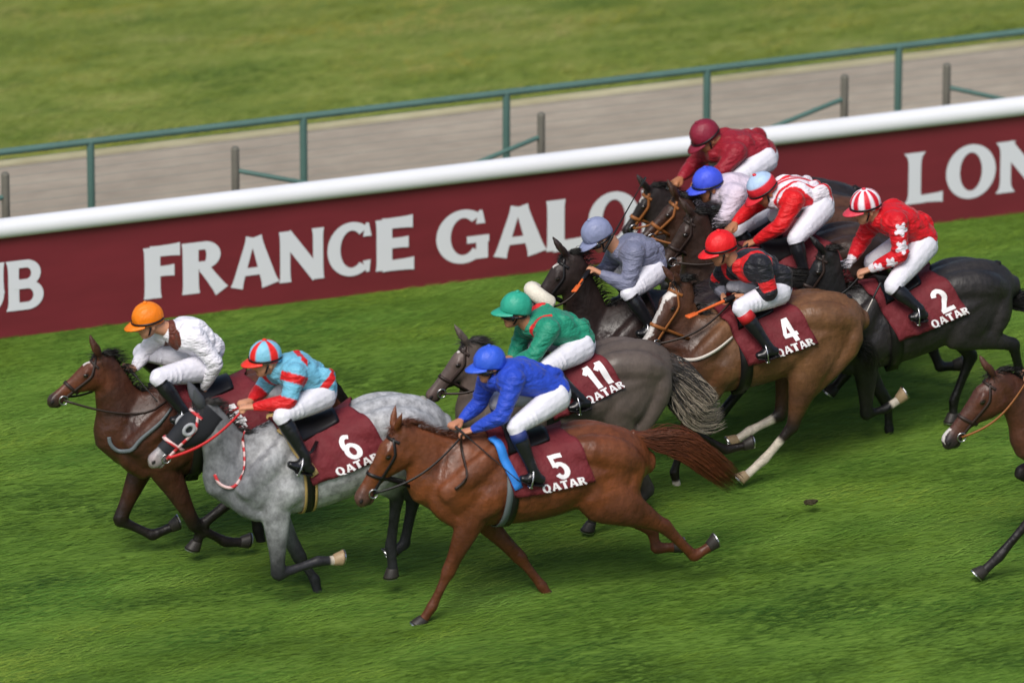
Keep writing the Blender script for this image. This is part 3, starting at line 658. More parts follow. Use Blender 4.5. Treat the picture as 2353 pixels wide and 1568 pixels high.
# ================================================================ JOCKEY
CUR = {}
def make_jockey(label, h, fr, J, jacket_c, jk_mat='silks', cap_c=None, peak_c=None, boot='boot_black', boot_top=None, skin='c08a6c', seed=1, goggles='up', breech='breeches', helmet_button=True, glove=None, group='jockeys crouched on galloping horses'):
    Yh = h.Y; P = {}
    LAT = dict(hc=0, pk=0, nk=0, hip=-.09, sh=-.17, el=-.235, wr=-.12, ha=-.07, sh2=.17, el2=.22, wr2=.11, ha2=.06, kn=-.25, an=-.335, toe=-.345, heel=-.34)
    for k, v in J.items():
        if k in LAT: P[k] = onY(*fr_pt(fr, v), Yh+LAT[k]+J.get('dy', 0)*(1 if k in ('hc', 'pk', 'nk') else 0))
    if 'sh' not in P: P['sh'] = P['nk']+Vector((.04, -.17, -.05))
    P['sh2'] = P.get('sh2', Vector((P['sh'].x-.02, 0, P['sh'].z))); P['sh2'].y = Yh+.17
    if 'wr' not in P: P['wr'] = P['el'].lerp(P['ha'], .78)
    if 'wr2' not in P: P['wr2'] = P['el2'].lerp(P['ha2'], .78)
    hipc = Vector((P['hip'].x, Yh, P['hip'].z)); nk = P['nk']; shc = (P['sh']+P['sh2'])/2; shc.y = Yh
    rt = root('person', Vector((hipc.x, Yh, P['an'].z-.1)), label, 'jockey', group); P['root'] = rt
    fwd = (P['pk']-P['hc']); fwd.y = J.get('turn', 0)*1.; fwd.normalize(); lat = Vector((0, 1, 0)); lat = (lat-fwd*lat.dot(fwd)).normalized(); up = lat.cross(fwd)
    if up.z < 0: up = -up
    # peak direction sits ~22deg under the cap's own axis
    rotm = Matrix.Rotation(radians(J.get('tilt', 24)), 3, lat); f2 = rotm@fwd
    if f2.z < fwd.z: f2 = Matrix.Rotation(radians(-J.get('tilt', 24)), 3, lat)@fwd
    fwd = f2; up = lat.cross(fwd); up = up if up.z > 0 else -up
    hc = P['hc']
    lens = dict(uarm=(P['sh']-P['el']).length, farm=(P['el']-P['wr']).length, torso=(nk-hipc).length, thigh=(P['hip']-P['kn']).length, shin=(P['kn']-P['an']).length, head=(hc-nk).length)
    # spine with a rounded back
    ax = (hipc-shc); nb = Vector((ax.z, 0, -ax.x)); nb = nb if nb.z > 0 else -nb; nb.normalize(); n_s = nb
    arch = J.get('arch', .055)
    sp = [shc+(shc-hipc).normalized()*.07-nb*.005, shc+nb*.02, shc.lerp(hipc, .33)+nb*arch, shc.lerp(hipc, .68)+nb*arch*.7, hipc+nb*.01]
    def tb(p, hs, ws, **k): return tube(p, hs, ws, seg=k.pop('seg', 14), sub=k.pop('sub', 3), **k)
    # ---- body (skin): head, neck, arms, hands, trunk, legs in one mesh
    parts = [tb(sp, [.06, .075, .085, .07, .085], [.06, .115, .125, .11, .12])]
    skb = hc-up*.03-fwd*.02
    parts.append(tb([sp[1], sp[0], skb-up*.05-fwd*.03], [.06, .058, .055], [.065, .058, .056]))
    parts.append(ellip(hc+up*.005-fwd*.01, (.095, .076, .10), Matrix((fwd, lat, up)).transposed()))
    fc = hc-up*.075+fwd*.025
    parts.append(ellip(fc, (.068, .060, .078), Matrix((fwd, lat, up)).transposed()))
    parts.append(ellip(fc-up*.055+fwd*.02, (.034, .034, .028), Matrix((fwd, lat, up)).transposed()))
    parts.append(tb([fc+fwd*.055+up*.03, fc+fwd*.078+up*.002, fc+fwd*.080-up*.010], [.010, .014, .008], [.010, .016, .012], seg=8))  # nose
    for s in (-1, 1): parts.append(ellip(hc-up*.05-fwd*.012+lat*s*.078, (.019, .009, .030), Matrix((fwd, lat, up)).transposed(), 10, 8))
    for a, e, w_, s in ((P['sh'], P['el'], P['wr'], -1), (P['sh2'], P['el2'], P['wr2'], 1)):
        parts.append(tb([shc+Vector((0, s*.03, 0)), a], [.045, .04], [.045, .04], sub=2, seg=10, lat=(0, 0, 1))); parts.append(tb([a, a.lerp(e, .5), e], [.042, .036, .032], [.042, .036, .032], seg=10))
        parts.append(tb([e, e.lerp(w_, .3), w_], [.036, .038, .025], [.036, .038, .026], seg=10))
    hd = []
    for w_, hn, s, e in ((P['wr'], P['ha'], -1, P['el']), (P['wr2'], P['ha2'], 1, P['el2'])):
        d = (hn-w_); d = d.normalized() if d.length > .01 else (w_-e).normalized()
        la = Vector((0, -s, 0)); la = (la-d*la.dot(d)).normalized(); dn = d.cross(la); dn = dn if dn.z < 0 else -dn   # palm faces down/in
        k0 = w_+d*.09
        parts.append(tb([w_-d*.02, w_+d*.03, w_+d*.085], [.020, .020, .018], [.026, .036, .042], seg=10, lat=tuple(la)))
        for i, (o, ln) in enumerate(((-.031, .9), (-.010, 1.), (.011, .96), (.031, .8))):
            b0 = w_+d*.075+la*o
            parts.append(tb([b0, b0+d*.032*ln, b0+d*.036*ln+dn*.030*ln, b0+d*.010+dn*.040*ln, b0-d*.004+dn*.026*ln], [.0105, .0105, .0098, .009, .008], [.0105, .0105, .0098, .009, .008], seg=8, sub=2, lat=tuple(la)))
        t0 = w_+d*.025+la*.030+dn*.012
        parts.append(tb([t0, t0+d*.030+la*.012+dn*.012, t0+d*.052+la*.002+dn*.022], [.012, .0115, .009], [.012, .0115, .009], seg=8, sub=2))
        hd.append((w_+d*.085+dn*.022, d, la, dn))
    P['grip'] = hd[0][0]; P['grip2'] = hd[1][0]; P['hd'] = hd
    kn2 = Vector((P['kn'].x+.02, Yh+.25, P['kn'].z+.01)); an2 = Vector((P['an'].x+.03, Yh+.335, P['an'].z+.01)); hp2 = Vector((P['hip'].x, Yh+.09, P['hip'].z))
    if 'kn2' in J: kn2 = onY(*fr_pt(fr, J['kn2']), Yh+.25)
    if 'an2' in J: an2 = onY(*fr_pt(fr, J['an2']), Yh+.335)
    toeD = P['toe']-P['an']; heelD = P['heel']-P['an']
    for a, k_, n_ in ((P['hip'], P['kn'], P['an']), (hp2, kn2, an2)):
        parts.append(tb([a, a.lerp(k_, .5), k_], [.075, .062, .046], [.07, .06, .046], seg=12)); parts.append(tb([k_, k_.lerp(n_, .35), n_], [.044, .044, .028], [.044, .044, .028], seg=10))
    V, F = fuse(parts, .0085, 2, .5)
    sk = np.array(srgb(skin)); col = np.tile(sk, (len(V), 1)); hv = V-np.array(fc)
    ff, uu, ll = hv@np.array(fwd), hv@np.array(up), np.abs(hv@np.array(lat))
    m = (np.abs(uu+.030) < .005) & (ll < .024) & (ff > .03); col[m] = np.array(srgb('7c3c34'))
    m = (np.abs(uu-.030) < .009) & (np.abs(ll-.028) < .014) & (ff > .02); col[m] = np.array(srgb('2a1c18'))
    m = (uu > .055) & (ff < -.02) & (uu < .12) & (ff < .0); col[m] = np.array(srgb('33241c'))
    if glove:
        for k in glove:
            q = np.linalg.norm(V-np.array(P['grip' if k == 'n' else 'grip2']), axis=1) < .11; col[q] = np.array(srgb('d6d4da'))
    mk('body', V, F, MATS['skin'], rt, col=col)
    # ---- jacket
    parts = [tb(sp, [.085, .125, .135, .118, .122], [.085, .178, .178, .155, .158], seg=18)]
    ps, pe, pw = P['sh'], P['el'], P['wr']
    arms = ((P['sh'], P['el'], P['wr'], -1), (P['sh2'], P['el2'], P['wr2'], 1)); rr = random.Random(seed)
    for a, e, w_, s in arms:
        pp = [a, a.lerp(e, .3), a.lerp(e, .7), e]
        parts.append(ellip(a+(e-a)*.02, (.085, .083, .085), None, 18, 12)); parts.append(ellip(a.lerp(shc+Vector((0, s*.06, 0)), .45), (.10, .10, .10), None, 18, 12)); parts.append(ellip(a.lerp(sp[2], .35), (.10, .07, .09), None, 18, 12))
        parts.append(tb(pp, [.086, .078, .066, .062], [.084, .075, .065, .060]))
        parts.append(tb([e, e.lerp(w_, .3), e.lerp(w_, .7), w_-(w_-e)*.02], [.062, .060, .048, .034], [.060, .058, .047, .035]))
        for q in range(3):   # sleeve folds
            c = e.lerp(a, .08+q*.12)+Vector((rr.uniform(-.01, .01), s*.0, 0)); ad = (a-e).normalized()
            parts.append(ellip(c+ad*.0, (.07, .068, .014), ad.to_track_quat('Z', 'Y').to_matrix(), 14, 8))
        for q in range(3):
            c = e.lerp(w_, .12+q*.2); ad = (w_-e).normalized()
            parts.append(ellip(c, (.064-q*.007, .062-q*.007, .012), ad.to_track_quat('Z', 'Y').to_matrix(), 14, 8))
    for q in range(7):   # back creases running down and across
        t = .1+.13*q; c = shc.lerp(hipc, t)+nb*(arch*.9+.012); y = rr.uniform(-.1, .1)
        parts.append(ellip(c+Vector((0, y, 0)), (.05, .13, .115), (Matrix.Rotation(rr.uniform(-.6, .6), 3, nb)@ax.normalized().to_track_quat('Z', 'Y').to_matrix()), 14, 8))
    for q in range(3):
        c = ps.lerp(hipc, .35+.2*q)+Vector((0, .02, 0)); parts.append(ellip(c, (.1, .028, .018), Matrix.Rotation(.5+.2*q, 3, 'Y'), 12, 8))
    V, F = fuse(parts, .0085, 6, .5)
    # parameters for the pattern
    spn = [tuple(p) for p in sp[1:]]; ds, ts = segdist(V, spn); ts = ts/(len(spn)-1)
    res = []
    d1, t1 = segdist(V, [tuple(p) for p in (ps, pe, pw)]); d2, t2 = segdist(V, [tuple(p) for p in (P['sh2'], P['el2'], P['wr2'])])
    part = np.zeros(len(V), int); ia = (d1 < .105) & (d1 < ds-.035); ib = (d2 < .105) & (d2 < ds-.035); part[ia] = 1; part[ib & ~ia] = 2
    sg0 = ((V-np.array(shc))@np.array(ax.normalized()))/ax.length; ts = np.where(ts < .004, np.minimum(sg0, 0), ts)
    CUR['u'] = sg0; CUR['x'] = V[:, 0]-shc.x
    tt = np.where(part == 1, t1/2, np.where(part == 2, t2/2, ts)); la = V[:, 1]-Yh
    nn = (V-np.array(shc))@np.array(nb)
    col = jacket_c(part, tt, la, nn, V, ps, pe, pw)
    jo = mk('jacket', V, F, MATS[jk_mat], rt, col=col)
    cpts = [sp[0]-(shc-hipc).normalized()*.005+nb*.005]; 
    v, f = tb([sp[0]-(shc-hipc).normalized()*.03, sp[0]+(shc-hipc).normalized()*.012], [.082, .072], [.08, .074], sub=2, cap=False); 
    mk('collar', v, f, MATS['silks'], jo, col=np.tile(col[np.argmin(np.linalg.norm(V-np.array(sp[0]), axis=1))], (len(v), 1)))
    # ---- breeches
    parts = [tb([sp[3], hipc.lerp(sp[3], .4), hipc+(hipc-sp[3]).normalized()*.03], [.10, .115, .105], [.14, .16, .15], seg=18)]
    for a, k_, n_, s in ((P['hip'], P['kn'], P['an'], -1), (hp2, kn2, an2, 1)):
        parts.append(tb([a-Vector((0, s*.01, 0)), a.lerp(k_, .4), a.lerp(k_, .8), k_], [.118, .10, .078, .068], [.095, .085, .072, .064]))
        parts.append(tb([k_, k_.lerp(n_, .22)], [.066, .054], [.064, .054], sub=2))
        for q in range(4):
            c = k_.lerp(a, .08+.09*q); ad = (a-k_).normalized(); parts.append(ellip(c, (.073+.006*q, .068+.006*q, .010), ad.to_track_quat('Z', 'Y').to_matrix(), 14, 8))
    V, F = fuse(parts, .0085, 3, .5); mk('breeches', V, F, MATS[breech], rt)
    # ---- boots
    for a, k_, n_, s in ((P['hip'], P['kn'], P['an'], -1), (hp2, kn2, an2, 1)):
        toe = n_+toeD; heel = n_+heelD; top = k_.lerp(n_, .14)
        parts = [tb([top, k_.lerp(n_, .38), k_.lerp(n_, .75), n_], [.058, .062, .046, .042], [.056, .060, .044, .040]),
                 tb([heel+(toe-heel).normalized()*.02, n_.lerp(heel.lerp(toe, .45), .7), heel.lerp(toe, .72), toe], [.036, .044, .034, .022], [.034, .040, .042, .030])]
        parts.append(tb([n_, heel.lerp(toe, .25)], [.042, .04], [.04, .036], sub=2))
        V, F = fuse(parts, .008, 3, .5); bo = mk('boot', V, F, MATS[boot], rt)
        dv = (toe-heel).normalized(); dnv = Vector((0, 0, -1)); dnv = (dnv-dv*dnv.dot(dv)).normalized()
        m_ = MB(); m_.add(tb([heel+dnv*.034, heel.lerp(toe, .5)+dnv*.040, toe+dnv*.022], [.006]*3, [.030, .042, .028], seg=8)); m_.add(ellip(heel+dnv*.040+dv*.02, (.03, .03, .014), None, 10, 6))
        m_.build('sole', MATS['leather_black'], bo)
        v, f = tb([top-(n_-k_).normalized()*.005, k_.lerp(n_, .14+(.18 if boot_top else .03))], [.064, .064], [.062, .062], sub=2, cap=False); mk('boot_top', v, f, MATS[boot_top or 'leather_black'], bo)
        # stirrup and leather
        c = heel.lerp(toe, .62)+dnv*.052; v = []; f = []; wv = Vector((0, 1, 0))
        so_ = MB(); so_.add(tb([c-wv*.055-dnv*0, c+wv*.055], [.007]*2, [.016]*2, sub=2, seg=8, lat=tuple(dv)))
        arch_ = [c-wv*.055, c-wv*.058-dnv*.06, c-wv*.03-dnv*.115, c-dnv*.13, c+wv*.03-dnv*.115, c+wv*.058-dnv*.06, c+wv*.055]
        so_.add(tb(arch_, [.006]*7, [.006]*7, seg=8)); so_.build('stirrup', MATS['steel'], h.root)
        st = h.T(-.26, 1.36, s*.20); v, f = ribbon([st, st.lerp(c-dnv*.13, .5)+Vector((0, s*.05, 0)), c-dnv*.13], lambda i: Vector((1, 0, 0)), .025, .005); mk('stirrup_leather', v, f, MATS['leather_black'], h.root)
    # ---- helmet
    v = []; f = []; nu, nv = 44, 16; vc = []
    rx, ry, rz = .122, .102, .116
    for j in range(nv+1):
        ph = pi*.60*j/nv
        for i in range(nu):
            a = 2*pi*i/nu; drop = 1
            e = (rx*sin(ph)*cos(a), ry*sin(ph)*sin(a), rz*cos(ph)-(.02*max(0, -cos(a)) if ph > 1.5 else 0))
            rk = 1+.014*math.sin(a*3+seed+ph*2)*math.sin(ph)**2+.008*math.sin(a*7+seed*2-ph*5)*math.sin(ph)**2
            v.append(hc+(fwd*e[0]*rk+lat*e[1]*rk+up*(e[2]*rk+.012))); vc.append((a, ph))
    n1_ = len(v)
    for j in range(nv):
        for i in range(nu): f.append((j*nu+i, j*nu+(i+1) % nu, (j+1)*nu+(i+1) % nu, (j+1)*nu+i))
    ctr = hc+up*.01
    v += [ctr+(p-ctr)*.93 for p in v[:n1_]]; vc += vc[:n1_]
    f += [tuple(q+n1_ for q in reversed(t)) for t in f[:nv*nu]]
    for i in range(nu): f.append((nv*nu+i, nv*nu+(i+1) % nu, n1_+nv*nu+(i+1) % nu, n1_+nv*nu+i))
    cc = np.array([cap_c(a, ph) for a, ph in vc]); ho = mk('helmet', v, f, MATS['cap_silk'], rt, col=cc)
    # peak
    v = []; f = []; n = 17; base_ = hc-up*.018; pc = peak_c or cap_c(0, 1.5)
    for th_ in (0, 1):
        for i in range(n):
            a = -1.15+2.3*i/(n-1)
            p0 = base_+fwd*rx*.97*cos(a)+lat*ry*1.0*sin(a); ext = .070*max(0, cos(a*1.18))**.6
            p1 = base_+fwd*((rx+ext)*cos(a))+lat*(ry+ext*.25)*sin(a)-up*(.024*cos(a))
            for q in (0, .5, 1): v.append(p0.lerp(p1, q)-up*(th_*.007)+up*.006*(q == .5))
    for th_ in (0, 1):
        for i in range(n-1):
            for q in range(2):
                b = th_*n*3+i*3+q; F4 = (b, b+3, b+4, b+1); f.append(F4 if th_ == 0 else tuple(reversed(F4)))
    for i in range(n-1): b = i*3+2; f.append((b, b+3, b+3+n*3, b+n*3))
    mk('peak', v, f, MATS['cap_silk'], ho, col=np.tile(np.array(pc), (len(v), 1)))
    if helmet_button: v, f = ellip(hc+up*(rz+.014), (.018, .018, .010), None, 12, 6); mk('button', v, f, MATS['cap_silk'], ho, col=np.tile(np.array(pc), (len(v), 1)))
    # strap and goggles
    sp_ = []
    for k in range(13):
        a = -1.5+3.0*k/12; sp_.append(hc-up*(.03+.105*cos(a))+lat*.078*sin(a)*1.1+fwd*(.01+.02*cos(a)))
    v, f = ribbon(sp_, lambda i: fwd, .014, .004); mk('chin_strap', v, f, MATS['leather_black'], ho)
    gz = -.052 if goggles == 'on' else -.006; g = MB()
    band = [hc+up*(gz+.0)+fwd*(rx+.008 if goggles != 'on' else .088)*cos(a)*(1.0)+lat*(ry+.006 if goggles != 'on' else .088)*sin(a) for a in [-2.6+5.2*k/30 for k in range(31)]]
    v, f = ribbon(band, lambda i: up, .016, .004); go = mk('goggle_strap', v, f, MATS['leather_black'], ho)
    if goggles == 'on':
        ar = [hc-up*.052+fwd*(.106*cos(a)+.002)+lat*.088*sin(a) for a in [-1.25+2.5*k/12 for k in range(13)]]
        v, f = ribbon(ar, lambda i: up, .044, .014); mk('goggles', v, f, MATS['goggle'], ho)
    return P
def reins(h, P, matname, sag=.05, w_=.016, split=None):
    for s, g in ((-1, 'grip'), (1, 'grip2')):
        b = h.bits[s]; e = P[g]; pl = []
        for k in range(15):
            q = k/14; p = b.lerp(e, q)+Vector((0, s*.07*sin(pi*q), -sag*sin(pi*q)))
            # keep outside the neck
            hit = h.bvh.find_nearest(p)
            if hit[0] is not None and k < 13:
                if (p-hit[0]).dot(hit[1]) < .008: p = hit[0]+hit[1]*.010
            pl.append(p)
        v, f = ribbon(pl, lambda i: Vector((0, 0, 1)) if abs((e-b).normalized().z) < .9 else Vector((1, 0, 0)), w_, .006); mk('rein', v, f, MATS[matname], h.root)
    # loop of slack between and below the hands
    a, b = P['grip'], P['grip2']; pl = [a+(b-a)*(k/12)+Vector((.03, -.02, -.16))*sin(pi*k/12) for k in range(13)]
def whip(label, a, b, colr, r=.008):
    d = (b-a); o = root('whip', a, label, 'whip'); 
    v, f = tube([a, a+d*.3, b], [r*1.3, r, r*.55], [r*1.3, r, r*.55], seg=8); mk('shaft', v, f, MATS[colr], o)
    v, f = tube([a-d.normalized()*.0, a+d.normalized()*.13], [r*1.7]*2, [r*1.7]*2, seg=8, sub=2); mk('handle', v, f, MATS['leather_black'], o)
    e = b+d.normalized()*.05; v, f = tube([b-d.normalized()*.03, e], [r*.6, r*.9], [r*2.2, r*2.4], seg=8, sub=2); mk('flap', v, f, MATS[colr], o)
def C(h): return np.array(srgb(h))
def plain(c, cuff=None):
    def fn(part, t, la, nn, V, ps, pe, pw):
        col = np.tile(C(c), (len(t), 1))
        if cuff: col[(part > 0) & (t > .93)] = C(cuff)
        return col
    return fn
def cap1(c): return lambda a, ph: srgb(c)
mat('skin', attr=True, rough=.5, spec=.35, noise=.08, nscale=(30, 30, 30))
mat('silks', attr=True, rough=.55, spec=.35, noise=.10, nscale=(9, 14, 14), bump=.8, bscale=14, bdist=.045, bstretch=(.8, .55, 1.8), sheen=.1)
mat('cap_silk', attr=True, rough=.5, spec=.4, noise=.10, nscale=(12, 12, 12), bump=.6, bscale=18, bdist=.02, bstretch=(1, 1.6, .7))
mat('breeches', srgb('d9d8e2'), .6, noise=.05, nscale=(10, 10, 10), bump=.45, bscale=16, bdist=.025)
mat('boot_black', srgb('17171b'), .28, spec=.5, bump=.35, bscale=22, bdist=.015)
mat('boot_blue', srgb('22306a'), .6); mat('boot_red', srgb('b02026'), .5); mat('goggle', (.015, .015, .018), .1, spec=.8)
# ================================================================ THE FIELD
def stripes2(base_, other, f):
    def fn(part, t, la, nn, V, ps, pe, pw):
        col = np.tile(C(base_), (len(t), 1)); m = f(part, t, la, nn); col[m] = C(other); return col
    return fn
H = {}
# --- chestnut five
H[3] = make_horse('bright chestnut horse nearest the camera with saddle cloth number five', 0, 3, (0, 1112, 984), (0, 1340, 975), (0, 905, 978), (0, 806, 1150),
  [('fn', [None, (570, 1230), (490, 1400), (440, 1475)]), ('ff', [None, (930, 1160), (1040, 1300), (1070, 1345)]), ('hn', [(1440, 900), (1650, 1000), (1800, 1150), (1890, 1095)]), ('hf', [None, (1590, 1010), (1610, 1110), (1715, 1105)])],
  dict(base='6a3a20', mat='coat_chestnut', hair='hair_chestnut', muzzle='5a4038', belly_shade='4c2818'), [(0, 1500, 1008), (0, 1560, 1018), (0, 1620, 1055), (0, 1690, 1110)], num='5', girth=('grey',), ears=.3, numx=-.50, pad='pad_blue', tail_w=.12, bridle='black')
Jd = make_jockey('jockey in plain royal blue silks and blue cap on the nearest chestnut horse', H[3], 4,
  dict(hc=(632, 615), pk=(490, 700), nk=(745, 650), hip=(1105, 850), sh=(800, 730), el=(715, 985), wr=(520, 1075), ha=(420, 1100), sh2=(620, 740), el2=(560, 900), wr2=(440, 1010), ha2=(360, 1050), kn=(805, 1055), an=(925, 1350), toe=(850, 1405), heel=(1005, 1420)),
  plain('2444b4'), cap_c=cap1('3058cc'), boot_top='boot_blue', goggles='on', seed=3, skin='b57c60')
reins(H[3], Jd, 'leather_black'); J3_ = Jd
whip('thin dark whip pointing down from the blue jockey\'s hand', Jd['grip']+Vector((-.06, 0, .07)), onY(4, 800, 1400, H[3].Y-.36), 'leather_black', .006)
# --- grey six
H[2] = make_horse('dapple grey horse in a black hood with saddle cloth number six', .55, 2, (1050, 328), (1600, 212), (600, 215), (250, 575),
  [('fn', [None, (1085, 1290), (1335, 1208), (1455, 1200)]), ('ff', [None, (1225, 1190), (1315, 1320), (1340, 1430)]), ('hn', [None, (1830, 800), (1790, 1110), (1805, 1280)]), ('hf', [None, (1935, 810), (1875, 1100), (1810, 1150)])],
  dict(base='a2a3a6', mat='coat_grey', hair='hair_grey', points='29292d', pk=1., pr=(.1, 1.0), socks={'fn': 2.55}, neck='6c6e72', head='7d7f82', muzzle='9a8f90'), [(1890, 290), (1990, 355), (2110, 385), (2230, 405)], num='6', girth=('yellow',), hood=True, bridle='red', numx=-.48, pad='pad_yellow', mane_col='hair_dgrey', tail_w=.05)
def j2(part, t, la, nn, V, ps, pe, pw):
    col = np.tile(C('6cb0cc'), (len(t), 1)); R_ = C('c8181c')
    b = part == 0; col[b & (t > .14) & (t < .30)] = R_; col[b & (t > .68) & (t < .86)] = R_
    a = part > 0; col[a & (t < .17) & (t > .02)] = R_; col[a & (t > .43)] = R_; return col
P2 = make_jockey('jockey in light blue and red hooped silks on the grey horse', H[2], 1,
  dict(hc=(1722, 505), pk=(1595, 585), nk=(1850, 540), hip=(2140, 775), sh=(1935, 625), el=(1880, 830), wr=(1645, 862), ha=(1530, 862), sh2=(1780, 620), el2=(1690, 745), wr2=(1620, 815), ha2=(1555, 835), kn=(1830, 925), an=(2000, 1210), toe=(1890, 1262), heel=(2060, 1310)),
  j2, cap_c=lambda a, ph: srgb('d4201c') if (a % (pi/2.0)) > pi/3.2 else srgb('7ab8d2'), peak_c=srgb('e03022'), goggles='up', seed=5)
reins(H[2], P2, 'strap_red', .03, .02)
# --- bay one with orange cap
H[1] = make_horse('bay horse on the left carrying the orange capped jockey', 1.6, 1, (1035, 678), (1680, 612), (548, 490), (165, 810),
  [('ff', [None, (2, 95, 950), (2, 300, 1045), (2, 440, 985)]), ('fn', [None, (2, 565, 985), (2, 755, 1085), (2, 870, 1090)]), ('hn', [None, (2, 830, 800), (2, 615, 975), (2, 572, 1105)]), ('hf', [None, (2, 930, 860), (2, 960, 1010), (2, 985, 1105)])],
  dict(base='4c2a1c', mat='coat_bay', points='191413', muzzle='3c2e2a', head='5c321f', neck='3f2317', belly_shade='341c15', blaze=[(.17, .27, .035)]), 'x', num='14', girth=('black',), text=None, numx=-.38)
P1 = make_jockey('jockey in white silks with brown braces and orange cap', H[1], 1,
  dict(hc=(893, 238), pk=(765, 335), nk=(1045, 315), hip=(1320, 580), sh=(1225, 375), el=(1368, 555), wr=(1288, 725), ha=(1296, 790), arch=.085, sh2=(975, 345), el2=(872, 480), wr2=(800, 590), ha2=(745, 575), kn=(960, 655), an=(1150, 900), toe=(1060, 950), heel=(1200, 960)),
  stripes2('e4e2ea', '5c2c20', lambda part, t, la, nn: ((part == 0) | (t < .11)) & (np.abs(CUR['x']+.055) < .030)), cap_c=cap1('e4780e'), goggles='up', seed=7)
reins(H[1], P1, 'leather_dark', .10)
whip('dark whip looping from the orange capped jockey\'s hand', P1['grip2']+Vector((0, 0, .03)), onY(1, 930, 790, H[1].Y-.2), 'leather_black', .006)
# --- dark grey eleven
H[4] = make_horse('dark steel grey horse with saddle cloth number eleven and pale tail', 1.15, 4, (825, 612), (1430, 490), (475, 475), (175, 850),
  [('fn', [None, (700, 1100), (850, 1250), (950, 1230)]), ('ff', 'fold'), ('hn', [None, (3, 1500, 800), (3, 1300, 930), (3, 1285, 990)]), ('hf', [None, (3, 1570, 820), (3, 1490, 930), (3, 1470, 985)])],
  dict(base='574d47', mat='coat_roan', hair='hair_dgrey', points='2a2727', muzzle='5a4a46', head='5a4d48', blaze=[(.12, .2, .03)]), [(1760, 610), (1870, 700), (1990, 850), (2080, 930), (2200, 900)], num='11', girth=('black',), numx=-.575, cloth_cut=.5, scale=.95, tail_tip='hair_pale', tail_n=420, tail_w=.19, bridle='leather')
def j4(part, t, la, nn, V, ps, pe, pw):
    col = np.tile(C('1f8468'), (len(t), 1)); q = np.abs(la); m = ((part == 0) & (q > .075) & (q < .13) & (t < .16) & (nn > -.06)); col[m] = C('d02428'); return col
P4 = make_jockey('jockey in green silks with red shoulder patches and green cap', H[4], 4,
  dict(hc=(812, 245), pk=(690, 300), nk=(925, 290), hip=(1275, 510), sh=(1040, 390), el=(935, 570), wr=(800, 610), ha=(700, 640), sh2=(880, 380), el2=(830, 500), wr2=(780, 580), ha2=(690, 620), kn=(1010, 655), an=(1245, 860), toe=(1175, 925), heel=(1320, 895)),
  j4, cap_c=cap1('2a9a80'), goggles='on', seed=9, skin='a87858')
reins(H[4], P4, 'leather_dark')
# --- dark brown with sheepskin noseband
H[5] = make_horse('dark brown horse with a white sheepskin noseband', 2.15, 5, (800, 1120), (1350, 1020), (400, 850), (120, 1225),
  [('fn', [None, (480, 1640), (620, 1800), (700, 1780)]), ('ff', 'fold'), ('hn', [None, (1420, 1560), (1250, 1750), (1180, 1830)]), ('hf', 'hfold')],
  dict(base='2b201e', mat='coat_dark', points='141213', muzzle='2c2422', blaze=[(.17, .26, .03)]), 'd', num=None, roll=True, cloth=False, text=None, bridle='black')
P5 = make_jockey('jockey in plain pale grey silks and grey cap', H[5], 5,
  dict(hc=(598, 725), pk=(530, 810), nk=(700, 760), hip=(960, 960), sh=(830, 850), el=(790, 1055), wr=(625, 980), ha=(535, 930), sh2=(720, 850), el2=(650, 960), wr2=(590, 970), ha2=(520, 935), kn=(790, 1095), an=(930, 1300), toe=(850, 1350), heel=(980, 1350), tilt=20),
  plain('70738a'), cap_c=cap1('7f86a6'), goggles='on', seed=11)
reins(H[5], P5, 'leather_dark')
whip('orange whip under the grey jockey\'s hand', P5['grip']+Vector((0, 0, .02)), onY(5, 470, 1065, H[5].Y-.25), 'strap_orange', .011)
whip('long dark whip slanting up past the grey cap', onY(5, 640, 840, H[5].Y-.1), onY(5, 880, 415, H[5].Y-.1), 'leather_black', .007)
# --- bay four with blaze
H[6] = make_horse('bay horse with a white blaze and saddle cloth number four', 1.65, 6, (585, 352), (1030, 280), (378, 200), (165, 500),
  [('fn', [None, (440, 1000), (640, 1110), (760, 1085)]), ('ff', [None, (410, 1070), (365, 1230), (385, 1325)]), ('hn', [(1070, 730), (1000, 985), (850, 1160), (735, 1262)]), ('hf', [None, (935, 925), (770, 1010), (690, 1062)])],
  dict(belly_shade='4a2d1e', base='69482f', mat='coat_bay', points='1e1614', muzzle='6a5850', neck='4a2e22', blaze=[(.12, .28, .07), (.28, .72, .035), (.72, .97, .05)], socks={'hn': 1.35, 'hf': 1.2, 'ff': 2.4}), [(1330, 520), (1400, 600), (1420, 700)], num='4', L=.62, yaw=.30, girth=('black',), bridle='tan', numx=-.54, scale=.93, tail_n=60)
def j6(part, t, la, nn, V, ps, pe, pw):
    col = np.tile(C('1d1d24'), (len(t), 1)); q = np.abs(la); R_ = C('c81c20'); col[(part == 0) & (q > .055) & (q < .14) & (t < .35)] = R_; col[(part > 0) & (t > .28) & (t < .45)] = R_; col[(part > 0) & (t > .8)] = C('6c6c78'); return col
P6 = make_jockey('jockey in black silks with red braces and red cap', H[6], 5,
  dict(hc=(1372, 805), pk=(1262, 890), nk=(1480, 860), hip=(1745, 1085), sh=(1620, 920), el=(1680, 1100), wr=(1530, 1125), ha=(1450, 1110), sh2=(1400, 960), el2=(1345, 1035), wr2=(1380, 1110), ha2=(1400, 1140), kn=(1490, 1190), an=(1670, 1440), toe=(1600, 1490), heel=(1730, 1460)),
  j6, cap_c=cap1('d8181e'), goggles='up', boot_top='boot_red', seed=13, skin='a8765a')
reins(H[6], P6, 'leather_dark')
whip('orange whip held low by the red capped jockey', P6['grip']+Vector((.03, 0, .02)), onY(5, 1195, 1235, H[6].Y-.22), 'strap_orange', .014)
